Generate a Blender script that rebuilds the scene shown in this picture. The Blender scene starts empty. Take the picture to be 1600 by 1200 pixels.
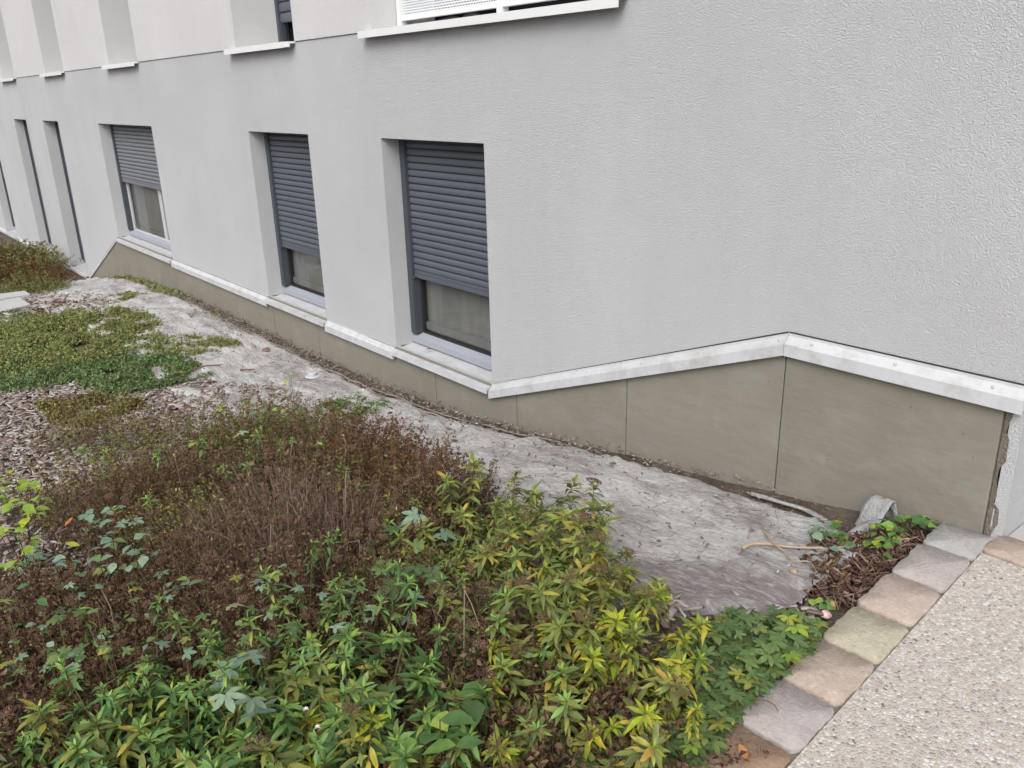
import bpy, bmesh, math, random
import numpy as np
from mathutils import Vector, Matrix, noise

# ------------------------------------------------------------------ camera, sky, sun, exposure
SC = bpy.context.scene
COL = SC.collection
CAM = np.array([0.0, -3.1, 1.62])
R_ = np.array([0.63530347, 0.77184245, -0.02547017])
U_ = np.array([-0.24360062, 0.23158697, 0.94182069])
W_ = np.array([-0.73283575, 0.59213741, -0.33514931])
FPX = 1299.63
cam_data = bpy.data.cameras.new('camera')
cam_data.sensor_fit = 'HORIZONTAL'
cam_data.sensor_width = 36.0
cam_data.lens = 36.0 * FPX / 1600.0
cam_data.clip_start = 0.05
cam_data.clip_end = 1500.0
camera = bpy.data.objects.new('camera', cam_data)
COL.objects.link(camera)
camera.matrix_world = Matrix(((R_[0], U_[0], -W_[0], CAM[0]), (R_[1], U_[1], -W_[1], CAM[1]),
                              (R_[2], U_[2], -W_[2], CAM[2]), (0, 0, 0, 1)))
SC.camera = camera

SUN_EL, SUN_AZ = math.radians(44), math.radians(143)      # azimuth clockwise from +y
world = bpy.data.worlds.new('World')
SC.world = world
world.use_nodes = True
nt = world.node_tree
nt.nodes.clear()
sky = nt.nodes.new('ShaderNodeTexSky')
sky.sky_type = 'NISHITA'
sky.sun_disc = False
sky.sun_elevation = SUN_EL
sky.sun_rotation = SUN_AZ
sky.dust_density = 4.0
sky.air_density = 1.0
hs = nt.nodes.new('ShaderNodeHueSaturation')              # a closed cloud cover: nearly colourless sky
hs.inputs['Saturation'].default_value = 0.20
bg = nt.nodes.new('ShaderNodeBackground')
bg.inputs['Strength'].default_value = 0.15
wo = nt.nodes.new('ShaderNodeOutputWorld')
nt.links.new(sky.outputs[0], hs.inputs['Color'])
nt.links.new(hs.outputs[0], bg.inputs['Color'])
nt.links.new(bg.outputs[0], wo.inputs['Surface'])
sun_data = bpy.data.lights.new('sun', 'SUN')
sun_data.energy = 1.25
sun_data.angle = math.radians(42)
sun_data.color = (1.0, 0.985, 0.965)
sun = bpy.data.objects.new('sun', sun_data)
COL.objects.link(sun)
sd = Vector((math.sin(SUN_AZ) * math.cos(SUN_EL), math.cos(SUN_AZ) * math.cos(SUN_EL), math.sin(SUN_EL)))
sun.rotation_euler = sd.to_track_quat('Z', 'Y').to_euler()
SC.view_settings.view_transform = 'Standard'
SC.view_settings.look = 'None'
SC.view_settings.gamma = 1.0
SC.view_settings.use_curve_mapping = False
SC.view_settings.exposure = 0.59

random.seed(7)
RNG = np.random.default_rng(11)


# ------------------------------------------------------------------ materials
def s2l(c):
    return tuple(((v / 255) / 12.92 if v / 255 <= 0.04045 else ((v / 255 + 0.055) / 1.055) ** 2.4) for v in c)


class Mat:
    """Small node-graph helper."""
    def __init__(self, name, rough=0.7, spec=0.3):
        self.m = bpy.data.materials.new(name)
        self.m.use_nodes = True
        self.t = self.m.node_tree
        self.b = self.t.nodes['Principled BSDF']
        self.b.inputs['Roughness'].default_value = rough
        self.b.inputs['Specular IOR Level'].default_value = spec
        self.out = self.t.nodes['Material Output']
        self.co = None

    def n(self, kind, **kw):
        nd = self.t.nodes.new(kind)
        for k, v in kw.items():
            if hasattr(nd, k):
                setattr(nd, k, v)
            else:
                nd.inputs[k].default_value = v
        return nd

    def l(self, a, b):
        self.t.links.new(a, b)

    def coords(self, scale=(1, 1, 1), obj=False):
        tc = self.n('ShaderNodeTexCoord')
        if obj:
            src = tc.outputs['Object']
        else:
            g = self.n('ShaderNodeNewGeometry')
            src = g.outputs['Position']
        mp = self.n('ShaderNodeMapping')
        mp.inputs['Scale'].default_value = scale
        self.l(src, mp.inputs['Vector'])
        return mp.outputs['Vector']

    def noise(self, vec, scale, detail=4, rough=0.55, dist=0.0):
        nd = self.n('ShaderNodeTexNoise', Scale=scale, Detail=detail, Roughness=rough, Distortion=dist)
        self.l(vec, nd.inputs['Vector'])
        return nd.outputs['Fac']

    def ramp(self, fac, stops, interp='LINEAR'):
        nd = self.n('ShaderNodeValToRGB')
        nd.color_ramp.interpolation = interp
        el = nd.color_ramp.elements
        while len(el) < len(stops):
            el.new(0.5)
        for e, (p, c) in zip(el, stops):
            e.position = p
            e.color = (*c, 1) if not isinstance(c, float) else (c, c, c, 1)
        self.l(fac, nd.inputs['Fac'])
        return nd.outputs['Color']

    def mix(self, fac, a, b, mode='MIX'):
        nd = self.n('ShaderNodeMix', data_type='RGBA', blend_type=mode)
        for sock, v in ((nd.inputs[0], fac), (nd.inputs[6], a), (nd.inputs[7], b)):
            if isinstance(v, (int, float)):
                sock.default_value = v
            elif isinstance(v, tuple):
                sock.default_value = (*v, 1)
            else:
                self.l(v, sock)
        return nd.outputs[2]

    def math(self, op, a, b=0.0):
        nd = self.n('ShaderNodeMath', operation=op)
        for sock, v in ((nd.inputs[0], a), (nd.inputs[1], b)):
            if isinstance(v, (int, float)):
                sock.default_value = v
            else:
                self.l(v, sock)
        return nd.outputs[0]

    def color(self, c):
        if isinstance(c, tuple):
            self.b.inputs['Base Color'].default_value = (*c, 1)
        else:
            self.l(c, self.b.inputs['Base Color'])

    def bump(self, h, dist, strength=1.0):
        nd = self.n('ShaderNodeBump', Strength=strength, Distance=dist)
        self.l(h, nd.inputs['Height'])
        self.l(nd.outputs[0], self.b.inputs['Normal'])


def mat_render(name, base, grain=95, depth=0.0045):
    M = Mat(name, 0.9, 0.12)
    v = M.coords()
    big = M.noise(v, 0.9, 5)
    streak = M.noise(M.coords((5, 5, 0.35)), 1.0, 4)
    c = M.mix(M.ramp(big, [(0.3, 0.0), (0.72, 1.0)]), tuple(x * 0.94 for x in base), tuple(min(1, x * 1.05) for x in base))
    c = M.mix(M.math('MULTIPLY', M.ramp(streak, [(0.48, 0.0), (0.78, 1.0)]), 0.16), c, tuple(x * 0.72 for x in base))
    c = M.mix(M.math('MULTIPLY', M.ramp(M.noise(M.coords((1.3, 1, 1.6)), 1.1, 7, 0.68, 0.5), [(0.5, 0.0), (0.7, 1.0)]), 0.13), c, tuple(x * q for x, q in zip(base, (0.82, 0.80, 0.76))))
    g1 = M.noise(v, grain, 3, 0.6, 0.6)
    g2 = M.n('ShaderNodeTexVoronoi', Scale=grain * 1.5)
    M.l(v, g2.inputs['Vector'])
    h = M.math('ADD', M.ramp(g1, [(0.34, 0.0), (0.62, 1.0)]), M.math('MULTIPLY', g2.outputs['Distance'], 0.8))
    c = M.mix(0.22, c, M.ramp(g1, [(0.3, tuple(x * 0.68 for x in base)), (0.6, tuple(min(1, x * 1.08) for x in base))]))
    M.color(c)
    M.bump(h, depth, 0.85)
    return M.m


def mat_plain(name, c, rough=0.6, spec=0.3, var=0.08, sc=6, metallic=0.0, bump=0.0, bsc=200):
    M = Mat(name, rough, spec)
    v = M.coords()
    M.color(M.mix(M.noise(v, sc, 5), tuple(x * (1 - var) for x in c), tuple(min(1, x * (1 + var)) for x in c)))
    M.b.inputs['Metallic'].default_value = metallic
    if bump:
        M.bump(M.noise(v, bsc, 3), bump)
    return M.m


def mat_dirty_white(name):
    """White lacquered flashing with grime along it."""
    M = Mat(name, 0.45, 0.4)
    v = M.coords()
    n1 = M.noise(v, 9, 6, 0.65)
    n2 = M.noise(M.coords((2, 14, 14)), 6, 5, 0.7)
    c = M.mix(M.ramp(n1, [(0.45, 0.0), (0.75, 1.0)]), (0.436, 0.442, 0.458), (0.328, 0.320, 0.305))
    c = M.mix(M.math('MULTIPLY', M.ramp(n2, [(0.56, 0.0), (0.72, 1.0)]), 0.5), c, (0.30, 0.28, 0.24))
    M.color(c)
    M.bump(n1, 0.001)
    return M.m


def mat_concrete():
    M = Mat('plinth_concrete', 0.85, 0.2)
    v = M.coords()
    n1 = M.noise(v, 2.2, 6, 0.6, 0.7)
    n2 = M.noise(M.coords((1, 1, 3)), 5, 5, 0.6)
    n3 = M.noise(v, 26, 4)
    c = M.ramp(n1, [(0.3, (0.169, 0.152, 0.124)), (0.55, (0.191, 0.175, 0.145)), (0.75, (0.222, 0.205, 0.174))])
    c = M.mix(M.math('MULTIPLY', M.ramp(n2, [(0.35, 0.0), (0.65, 1.0)]), 0.5), c, (0.164, 0.148, 0.119))
    pit = M.n('ShaderNodeTexVoronoi', Scale=13.0)
    M.l(v, pit.inputs['Vector'])
    c = M.mix(M.math('MULTIPLY', M.ramp(pit.outputs['Distance'], [(0.02, 1.0), (0.06, 0.0)]), 0.75), c, (0.032, 0.028, 0.025))
    blot = M.noise(M.coords((1.5, 1, 2.2)), 1.7, 7, 0.7, 0.4)
    c = M.mix(M.math('MULTIPLY', M.ramp(blot, [(0.52, 0.0), (0.66, 1.0)]), 0.35), c, (0.235, 0.227, 0.205))
    oi = M.n('ShaderNodeObjectInfo')
    c = M.mix(M.math('MULTIPLY', oi.outputs['Random'], 0.25), c, (0.217, 0.207, 0.183))
    M.color(c)
    M.bump(M.math('ADD', n3, M.math('MULTIPLY', n2, 2.0)), 0.002)
    return M.m


def mat_membrane():
    M = Mat('membrane_felt', 0.95, 0.1)
    v = M.coords((0.9, 1.9, 1))
    n1 = M.noise(v, 1.5, 8, 0.68, 0.6)
    n2 = M.noise(M.coords((5, 17, 8)), 2.6, 8, 0.75, 0.5)
    n3 = M.noise(M.coords(), 45, 4, 0.7)
    mauve, pale = (0.261, 0.225, 0.224), (0.499, 0.486, 0.476)
    sx = M.n('ShaderNodeSeparateXYZ')
    M.l(M.coords(), sx.inputs[0])
    wet = M.math('MULTIPLY', M.ramp(M.math('MULTIPLY', sx.outputs[1], -1.0), [(0.58, 0.0), (1.0, 1.0)]), M.ramp(M.math('ADD', M.math('MULTIPLY', sx.outputs[0], 0.25), 1.0), [(0.05, 0.0), (0.30, 1.0)]))
    n1b = M.math('SUBTRACT', n1, M.math('MULTIPLY', wet, 0.17))
    c = M.mix(M.ramp(n1b, [(0.38, 0.0), (0.53, 1.0)]), mauve, pale)
    c = M.mix(M.ramp(n2, [(0.48, 0.0), (0.70, 0.62)]), c, (0.726, 0.706, 0.697))
    c = M.mix(M.math('MULTIPLY', M.ramp(n3, [(0.3, 1.0), (0.5, 0.0)]), 0.5), c, (0.237, 0.205, 0.194))
    pit = M.n('ShaderNodeTexVoronoi', Scale=9.0)
    M.l(M.coords((1, 1.6, 1)), pit.inputs['Vector'])
    c = M.mix(M.ramp(pit.outputs['Distance'], [(0.035, 0.85), (0.08, 0.0)]), c, (0.110, 0.086, 0.071))
    M.color(c)
    M.bump(M.math('ADD', n3, M.math('MULTIPLY', n2, 2.0)), 0.014)
    return M.m


def mat_soil():
    M = Mat('garden_soil', 0.95, 0.1)
    v = M.coords()
    n1 = M.noise(v, 3, 6, 0.65)
    n2 = M.noise(v, 60, 5, 0.7)
    c = M.ramp(n1, [(0.3, (0.055, 0.042, 0.032)), (0.55, (0.105, 0.083, 0.066)), (0.75, (0.17, 0.142, 0.12))])
    c = M.mix(M.ramp(n2, [(0.5, 0.0), (0.68, 0.8)]), c, (0.24, 0.20, 0.17))
    M.color(c)
    M.bump(n2, 0.02)
    return M.m


def mat_aggregate():
    M = Mat('washed_aggregate', 0.9, 0.08)
    v = M.coords()
    wv = M.n('ShaderNodeTexNoise', Scale=60.0, Detail=2.0)
    M.l(v, wv.inputs['Vector'])
    dv = M.n('ShaderNodeVectorMath', operation='MULTIPLY_ADD')
    M.l(wv.outputs['Color'], dv.inputs[0])
    dv.inputs[1].default_value = (0.009, 0.009, 0.009)
    M.l(v, dv.inputs[2])
    vo = M.n('ShaderNodeTexVoronoi', Scale=90.0)
    M.l(dv.outputs[0], vo.inputs['Vector'])
    ve = M.n('ShaderNodeTexVoronoi', Scale=90.0, feature='DISTANCE_TO_EDGE')
    M.l(dv.outputs[0], ve.inputs['Vector'])
    sp = M.n('ShaderNodeSeparateColor')
    M.l(vo.outputs['Color'], sp.inputs[0])
    c = M.ramp(sp.outputs[0], [(0.0, (0.331, 0.299, 0.271)), (0.22, (0.396, 0.368, 0.341)), (0.45, (0.469, 0.446, 0.425)), (0.62, (0.368, 0.313, 0.266)),
                               (0.75, (0.248, 0.225, 0.215)), (0.86, (0.524, 0.506, 0.491)), (1.0, (0.175, 0.156, 0.150))], 'CONSTANT')
    grout = M.ramp(ve.outputs['Distance'], [(0.05, 1.0), (0.16, 0.0)])
    c = M.mix(grout, c, (0.402, 0.366, 0.328))
    c = M.mix(M.math('MULTIPLY', M.ramp(M.noise(v, 1.6, 5), [(0.45, 0.0), (0.8, 1.0)]), 0.35), c, (0.349, 0.312, 0.276))
    c = M.mix(1.0, c, M.ramp(M.noise(v, 210, 3, 0.7), [(0.30, (0.62, 0.60, 0.58)), (0.48, (1.0, 1.0, 1.0)), (0.66, (1.14, 1.13, 1.12))]), 'MULTIPLY')
    M.color(c)
    M.bump(M.ramp(ve.outputs['Distance'], [(0.0, 0.0), (0.35, 1.0)]), 0.0016)
    return M.m


def mat_stone(name, c, c2):
    M = Mat(name, 0.85, 0.2)
    v = M.coords()
    n1 = M.noise(M.coords((1.2, 1, 1)), 11, 7, 0.7, 0.2)
    n2 = M.noise(v, 85, 4, 0.7)
    col = M.mix(M.ramp(n1, [(0.35, 0.0), (0.66, 1.0)]), c, c2)
    col = M.mix(M.math('MULTIPLY', M.ramp(n2, [(0.52, 0.0), (0.7, 1.0)]), 0.55), col, tuple(min(1, x * 1.35) for x in c2))
    col = M.mix(M.math('MULTIPLY', M.ramp(n2, [(0.28, 1.0), (0.42, 0.0)]), 0.6), col, tuple(x * 0.5 for x in c))
    M.color(col)
    M.bump(M.math('ADD', n2, M.math('MULTIPLY', n1, 1.5)), 0.005)
    return M.m


def mat_leaf(name, stops, rough=0.5, trans=0.28):
    """Leaf colour varies from leaf to leaf (random per island and per object) with a paler midrib side."""
    M = Mat(name, rough, 0.3)
    g = M.n('ShaderNodeNewGeometry')
    oi = M.n('ShaderNodeObjectInfo')
    f = M.math('FRACT', M.math('ADD', g.outputs['Random Per Island'], M.math('MULTIPLY', oi.outputs['Random'], 3.7)))
    c = M.ramp(f, stops)
    n1 = M.noise(M.coords(), 55, 3)
    c = M.mix(M.ramp(n1, [(0.35, 0.35), (0.6, 0.0)]), c, tuple(x * 0.55 for x in stops[0][1]))
    M.color(c)
    tr = M.n('ShaderNodeBsdfTranslucent')
    M.l(c, tr.inputs['Color'])
    mx = M.n('ShaderNodeMixShader')
    mx.inputs[0].default_value = trans
    M.l(M.b.outputs[0], mx.inputs[1])
    M.l(tr.outputs[0], mx.inputs[2])
    M.l(mx.outputs[0], M.out.inputs['Surface'])
    return M.m


def mat_glass():
    M = Mat('window_glass', 0.05, 0.5)
    tr = M.n('ShaderNodeBsdfTransparent')
    tr.inputs[0].default_value = (0.93, 0.94, 0.94, 1)
    gl = M.n('ShaderNodeBsdfGlossy', Roughness=0.04)
    lw = M.n('ShaderNodeLayerWeight', Blend=0.5)
    mx = M.n('ShaderNodeMixShader')
    M.l(M.math('ADD', M.math('MULTIPLY', M.math('POWER', lw.outputs['Facing'], 4.0), 0.45), 0.03), mx.inputs[0])
    M.l(tr.outputs[0], mx.inputs[1])
    M.l(gl.outputs[0], mx.inputs[2])
    M.l(mx.outputs[0], M.out.inputs['Surface'])
    return M.m


def mat_perforated():
    M = Mat('perforated_metal', 0.5, 0.4)
    M.color((0.56, 0.58, 0.60))
    g = M.n('ShaderNodeNewGeometry')
    sp = M.n('ShaderNodeSeparateXYZ')
    M.l(g.outputs['Position'], sp.inputs[0])
    P = 0.016
    a = M.math('MULTIPLY', sp.outputs[0], 1 / P)
    b = M.math('MULTIPLY', sp.outputs[2], 1.0 / P)
    row = M.math('FLOOR', b)
    a2 = M.math('ADD', a, M.math('MULTIPLY', row, 0.5))
    fx = M.math('SUBTRACT', M.math('FRACT', a2), 0.5)
    fz = M.math('SUBTRACT', M.math('FRACT', b), 0.5)
    d = M.math('SQRT', M.math('ADD', M.math('MULTIPLY', fx, fx), M.math('MULTIPLY', fz, fz)))
    hole = M.math('LESS_THAN', d, 0.27)
    tr = M.n('ShaderNodeBsdfTransparent')
    mx = M.n('ShaderNodeMixShader')
    M.l(hole, mx.inputs[0])
    M.l(M.b.outputs[0], mx.inputs[1])
    M.l(tr.outputs[0], mx.inputs[2])
    M.l(mx.outputs[0], M.out.inputs['Surface'])
    return M.m


MT = {
    'grey': mat_render('grey_render', (0.432, 0.435, 0.444), 155, 0.0027),
    'white': mat_render('white_render', (0.50, 0.493, 0.498), 120, 0.002),
    'flash': mat_dirty_white('white_flashing'),
    'ledge': mat_plain('white_ledge', (0.60, 0.60, 0.60), 0.45, 0.4, 0.06, 5),
    'slat': mat_plain('shutter_slat', (0.070, 0.080, 0.098), 0.42, 0.45, 0.10, 2.5),
    'slat_sky_lit': mat_plain('shutter_slat_sky_lit', (0.128, 0.136, 0.152), 0.45, 0.45, 0.1, 2.5),  # same slats, with sky reflection painted in as a lighter colour
    'guide': mat_plain('shutter_guide', (0.045, 0.052, 0.064), 0.45, 0.4, 0.1, 5),
    'frame': mat_plain('frame_sky_lit', (0.26, 0.275, 0.31), 0.45, 0.4, 0.10, 8),  # shutter lacquer lightened: sky sheen on the upward face put into the colour
    'frame_white': mat_plain('frame_white', (0.50, 0.50, 0.51), 0.5, 0.4),
    'rubber': mat_plain('black_gasket', (0.02, 0.02, 0.022), 0.6),
    'curtain': mat_plain('net_curtain', (0.165, 0.16, 0.152), 0.9, 0.1, 0.30, 4),
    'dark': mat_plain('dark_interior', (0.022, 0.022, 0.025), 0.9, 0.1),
    'glass': mat_glass(),
    'perf': mat_perforated(),
    'concrete': mat_concrete(),
    'mortar': mat_plain('joint_mortar', (0.17, 0.15, 0.125), 0.95, 0.1, 0.35, 40, 0, 0.01, 90),
    'joint': mat_plain('dark_joint', (0.05, 0.045, 0.04), 0.95, 0.1),
    'slab': mat_plain('pale_slab', (0.38, 0.375, 0.372), 0.85, 0.2, 0.12, 8, 0, 0.002, 120),
    'membrane': mat_membrane(),
    'soil': mat_soil(),
    'aggregate': mat_aggregate(),
    'cement': mat_plain('grey_cement', (0.36, 0.35, 0.335), 0.9, 0.15, 0.18, 4, 0, 0.003, 130),
    'screw': mat_plain('screw_head', (0.36, 0.36, 0.36), 0.5, 0.4, 0.1, 5, 0.0),
    'chip': None, 'twig': None,
}
M = Mat('bark_chip', 0.9, 0.15)
g = M.n('ShaderNodeNewGeometry')
M.color(M.mix(M.math('MULTIPLY', M.noise(M.coords((1, 1, 1)), 90, 3), 0.5),
              M.ramp(g.outputs['Random Per Island'], [(0.0, (0.109, 0.071, 0.053)), (0.25, (0.210, 0.158, 0.135)), (0.5, (0.302, 0.257, 0.238)), (0.8, (0.395, 0.357, 0.336)), (1.0, (0.462, 0.432, 0.410))]),
              (0.134, 0.100, 0.082)))
MT['chip'] = M.m
M = Mat('dry_twig', 0.9, 0.1)
g = M.n('ShaderNodeNewGeometry')
M.color(M.ramp(g.outputs['Random Per Island'], [(0.0, (0.055, 0.032, 0.024)), (0.5, (0.122, 0.074, 0.055)), (0.85, (0.197, 0.133, 0.101)), (1.0, (0.286, 0.213, 0.168))]))
MT['twig'] = M.m
M = Mat('bare_twig', 0.9, 0.1)
g = M.n('ShaderNodeNewGeometry')
M.color(M.ramp(g.outputs['Random Per Island'], [(0.0, (0.076, 0.047, 0.036)), (0.5, (0.165, 0.109, 0.086)), (0.85, (0.234, 0.168, 0.138)), (1.0, (0.310, 0.237, 0.196))]))
MT['twig_bare'] = M.m
MT['stem'] = mat_plain('green_stem', (0.10, 0.072, 0.035), 0.7, 0.2, 0.3, 20)
MT['straw'] = mat_plain('dry_stalk', (0.31, 0.24, 0.17), 0.8, 0.15, 0.25, 30)
MT['leaf_brown'] = mat_leaf('brown_leaf', [(0.0, (0.042, 0.021, 0.014)), (0.3, (0.092, 0.047, 0.027)), (0.6, (0.143, 0.077, 0.044)), (0.82, (0.197, 0.127, 0.076)), (0.90, (0.119, 0.106, 0.036)), (1.0, (0.137, 0.148, 0.042))], 0.8, 0.12)
MT['leaf_rust'] = mat_leaf('rust_leaf', [(0.0, (0.059, 0.021, 0.011)), (0.4, (0.122, 0.046, 0.022)), (0.75, (0.162, 0.080, 0.036)), (1.0, (0.144, 0.143, 0.032))], 0.8, 0.12)
MT['leaf_mixed'] = mat_leaf('fading_leaf', [(0.0, (0.086, 0.048, 0.025)), (0.35, (0.172, 0.115, 0.048)), (0.6, (0.132, 0.136, 0.041)), (0.85, (0.184, 0.201, 0.052)), (1.0, (0.345, 0.299, 0.069))], 0.75, 0.15)
MT['leaf_olive'] = mat_leaf('olive_leaf', [(0.0, (0.089, 0.115, 0.034)), (0.4, (0.151, 0.181, 0.048)), (0.75, (0.218, 0.235, 0.058)), (0.93, (0.374, 0.328, 0.058)), (1.0, (0.416, 0.262, 0.062))])
MT['leaf_yellow'] = mat_leaf('yellowing_leaf', [(0.0, (0.100, 0.147, 0.032)), (0.35, (0.200, 0.238, 0.041)), (0.7, (0.337, 0.340, 0.049)), (1.0, (0.473, 0.375, 0.044))])
MT['leaf_green'] = mat_leaf('green_leaf', [(0.0, (0.063, 0.130, 0.042)), (0.5, (0.106, 0.197, 0.055)), (0.85, (0.156, 0.254, 0.061)), (1.0, (0.294, 0.298, 0.055))])
MT['tip_green'] = mat_leaf('young_green_leaf', [(0.0, (0.125, 0.245, 0.070)), (0.6, (0.195, 0.325, 0.075)), (1.0, (0.31, 0.40, 0.07))])
MT['tip_olive'] = mat_leaf('young_olive_leaf', [(0.0, (0.153, 0.205, 0.046)), (0.6, (0.235, 0.281, 0.056)), (1.0, (0.367, 0.378, 0.061))])
MT['tip_yellow'] = mat_leaf('young_yellow_leaf', [(0.0, (0.192, 0.297, 0.027)), (0.6, (0.350, 0.425, 0.032)), (1.0, (0.454, 0.435, 0.027))])
MT['leaf_lobed'] = mat_leaf('fingered_leaf', [(0.0, (0.078, 0.128, 0.046)), (0.5, (0.112, 0.178, 0.060)), (0.86, (0.150, 0.220, 0.072)), (1.0, (0.30, 0.30, 0.06))])
MT['leaf_pale'] = mat_leaf('pale_leaf', [(0.0, (0.144, 0.228, 0.156)), (0.6, (0.180, 0.276, 0.186)), (1.0, (0.252, 0.336, 0.228))])
MT['leaf_cream'] = mat_leaf('cream_leaf', [(0.0, (0.27, 0.27, 0.16)), (1.0, (0.36, 0.34, 0.19))])
MT['leaf_lime'] = mat_leaf('lime_leaf', [(0.0, (0.17, 0.27, 0.045)), (0.6, (0.27, 0.38, 0.06)), (1.0, (0.40, 0.42, 0.06))])
MT['leaf_orange'] = mat_leaf('orange_leaf', [(0.0, (0.42, 0.16, 0.05)), (1.0, (0.50, 0.25, 0.08))])
MT['mat_olive'] = mat_leaf('mat_olive', [(0.0, (0.112, 0.132, 0.047)), (0.5, (0.178, 0.209, 0.066)), (0.85, (0.256, 0.279, 0.085)), (1.0, (0.233, 0.124, 0.070))], 0.7, 0.15)
MT['mat_green'] = mat_leaf('mat_green', [(0.0, (0.071, 0.115, 0.044)), (0.6, (0.121, 0.184, 0.067)), (0.92, (0.172, 0.230, 0.081)), (1.0, (0.196, 0.127, 0.057))], 0.65, 0.15)
MT['seed'] = mat_plain('brown_seed_head', (0.135, 0.082, 0.055), 0.9, 0.1, 0.4, 120)
MT['petal'] = mat_plain('white_petal', (0.55, 0.55, 0.51), 0.8, 0.1)
MT['pebble_brown'] = mat_plain('brown_pebble', (0.30, 0.19, 0.10), 0.7, 0.3, 0.25, 40)
MT['pebble_pink'] = mat_plain('pink_pebble', (0.58, 0.40, 0.37), 0.7, 0.3, 0.3, 60)
MT['clod'] = mat_plain('soil_clod', (0.15, 0.115, 0.09), 0.95, 0.1, 0.4, 50)
MT['crumb'] = mat_plain('grey_crumb', (0.22, 0.19, 0.16), 0.95, 0.1, 0.5, 50)
MT['felt'] = mat_plain('grey_felt', (0.27, 0.265, 0.265), 0.95, 0.1, 0.3, 30, 0, 0.008, 120)
MT['dead'] = mat_plain('dead_grass', (0.22, 0.185, 0.15), 0.9, 0.1, 0.4, 40)
MT['hose'] = mat_plain('dark_hose', (0.03, 0.04, 0.04), 0.4, 0.5)
MT['red'] = mat_plain('dark_red_plastic', (0.07, 0.012, 0.012), 0.5, 0.4)


# ------------------------------------------------------------------ mesh helpers
def link(name, data, parent=None):
    o = bpy.data.objects.new(name, data)
    COL.objects.link(o)
    if parent is not None:
        o.parent = parent
    return o


def tag(o, label=None, cat=None, group=None, kind=None):
    for k, v in (('label', label), ('category', cat), ('group', group), ('kind', kind)):
        if v:
            o[k] = v
    return o


def empty(name, loc, label=None, cat=None, group=None):
    o = link(name, None)
    o.location = loc
    o.empty_display_size = 0.1
    return tag(o, label, cat, group)


class MB:
    def __init__(self):
        self.v, self.f = [], []

    def add(self, verts, faces):
        k = len(self.v)
        self.v.extend(tuple(p) for p in verts)
        self.f.extend(tuple(i + k for i in f) for f in faces)
        return self

    def quad(self, a, b, c, d):
        return self.add([a, b, c, d], [(0, 1, 2, 3)])

    def box(self, x0, x1, y0, y1, z0, z1):
        p = [(x0, y0, z0), (x1, y0, z0), (x1, y1, z0), (x0, y1, z0), (x0, y0, z1), (x1, y0, z1), (x1, y1, z1), (x0, y1, z1)]
        return self.add(p, [(0, 3, 2, 1), (4, 5, 6, 7), (0, 1, 5, 4), (1, 2, 6, 5), (2, 3, 7, 6), (3, 0, 4, 7)])

    def loft(self, rings, cap=True):
        n = len(rings[0])
        k = len(self.v)
        for r in rings:
            self.v.extend(tuple(p) for p in r)
        for i in range(len(rings) - 1):
            for j in range(n):
                a, b = k + i * n + j, k + i * n + (j + 1) % n
                self.f.append((a, b, b + n, a + n))
        if cap:
            self.f.append(tuple(k + j for j in reversed(range(n))))
            self.f.append(tuple(k + (len(rings) - 1) * n + j for j in range(n)))
        return self

    def tube(self, pts, r, n=6):
        pts = [Vector(p) for p in pts]
        rings = []
        for i, p in enumerate(pts):
            d = (pts[min(i + 1, len(pts) - 1)] - pts[max(i - 1, 0)]).normalized()
            a = d.orthogonal().normalized() if i == 0 else (rings_a - d * rings_a.dot(d)).normalized()
            rings_a = a
            b = d.cross(a)
            rr = r[i] if isinstance(r, (list, tuple)) else r
            rings.append([p + (a * math.cos(2 * math.pi * j / n) + b * math.sin(2 * math.pi * j / n)) * rr for j in range(n)])
        return self.loft(rings)

    def build(self, name, mat, parent=None, smooth=False, bevel=0.0):
        me = bpy.data.meshes.new(name)
        me.from_pydata([tuple(map(float, p)) for p in self.v], [], self.f)
        if bevel:
            bm = bmesh.new()
            bm.from_mesh(me)
            bmesh.ops.remove_doubles(bm, verts=bm.verts, dist=1e-6)
            bmesh.ops.recalc_face_normals(bm, faces=bm.faces)
            bmesh.ops.bevel(bm, geom=[e for e in bm.edges if len(e.link_faces) == 2 and e.calc_face_angle(0) > 0.5], offset=bevel, segments=2, affect='EDGES', profile=0.5, clamp_overlap=True)
            bm.to_mesh(me)
            bm.free()
        if mat is not None:
            me.materials.append(mat)
        if smooth:
            me.polygons.foreach_set('use_smooth', [True] * len(me.polygons))
        me.update()
        return link(name, me, parent)


def np_mesh(name, verts, tris, mat):
    """Mesh from numpy arrays (n,3) and (m,3 or 4)."""
    me = bpy.data.meshes.new(name)
    k = tris.shape[1]
    me.vertices.add(len(verts))
    me.vertices.foreach_set('co', np.ascontiguousarray(verts, dtype=np.float32).ravel())
    me.loops.add(tris.size)
    me.loops.foreach_set('vertex_index', np.ascontiguousarray(tris, dtype=np.int32).ravel())
    me.polygons.add(len(tris))
    me.polygons.foreach_set('loop_start', np.arange(0, tris.size, k, dtype=np.int32))
    me.update(calc_edges=True)
    me.validate()
    if mat is not None:
        me.materials.append(mat)
    return me


# ------------------------------------------------------------------ terrain
PX = [-60, -22, -16, -14.5, -13.3, -12.3, -11, -9.7, -7.9, -6.5, -5.44, -4.57, -3.8, -3.25, -2.86, -2.33, -1.91, -1.37, -1.1, 0]
PZ = [-1.3, -1.22, -1.17, -1.12, -0.93, -0.75, -0.64, -0.575, -0.575, -0.575, -0.555, -0.52, -0.43, -0.355, -0.29, -0.225, -0.17, -0.085, -0.05, -0.05]


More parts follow.
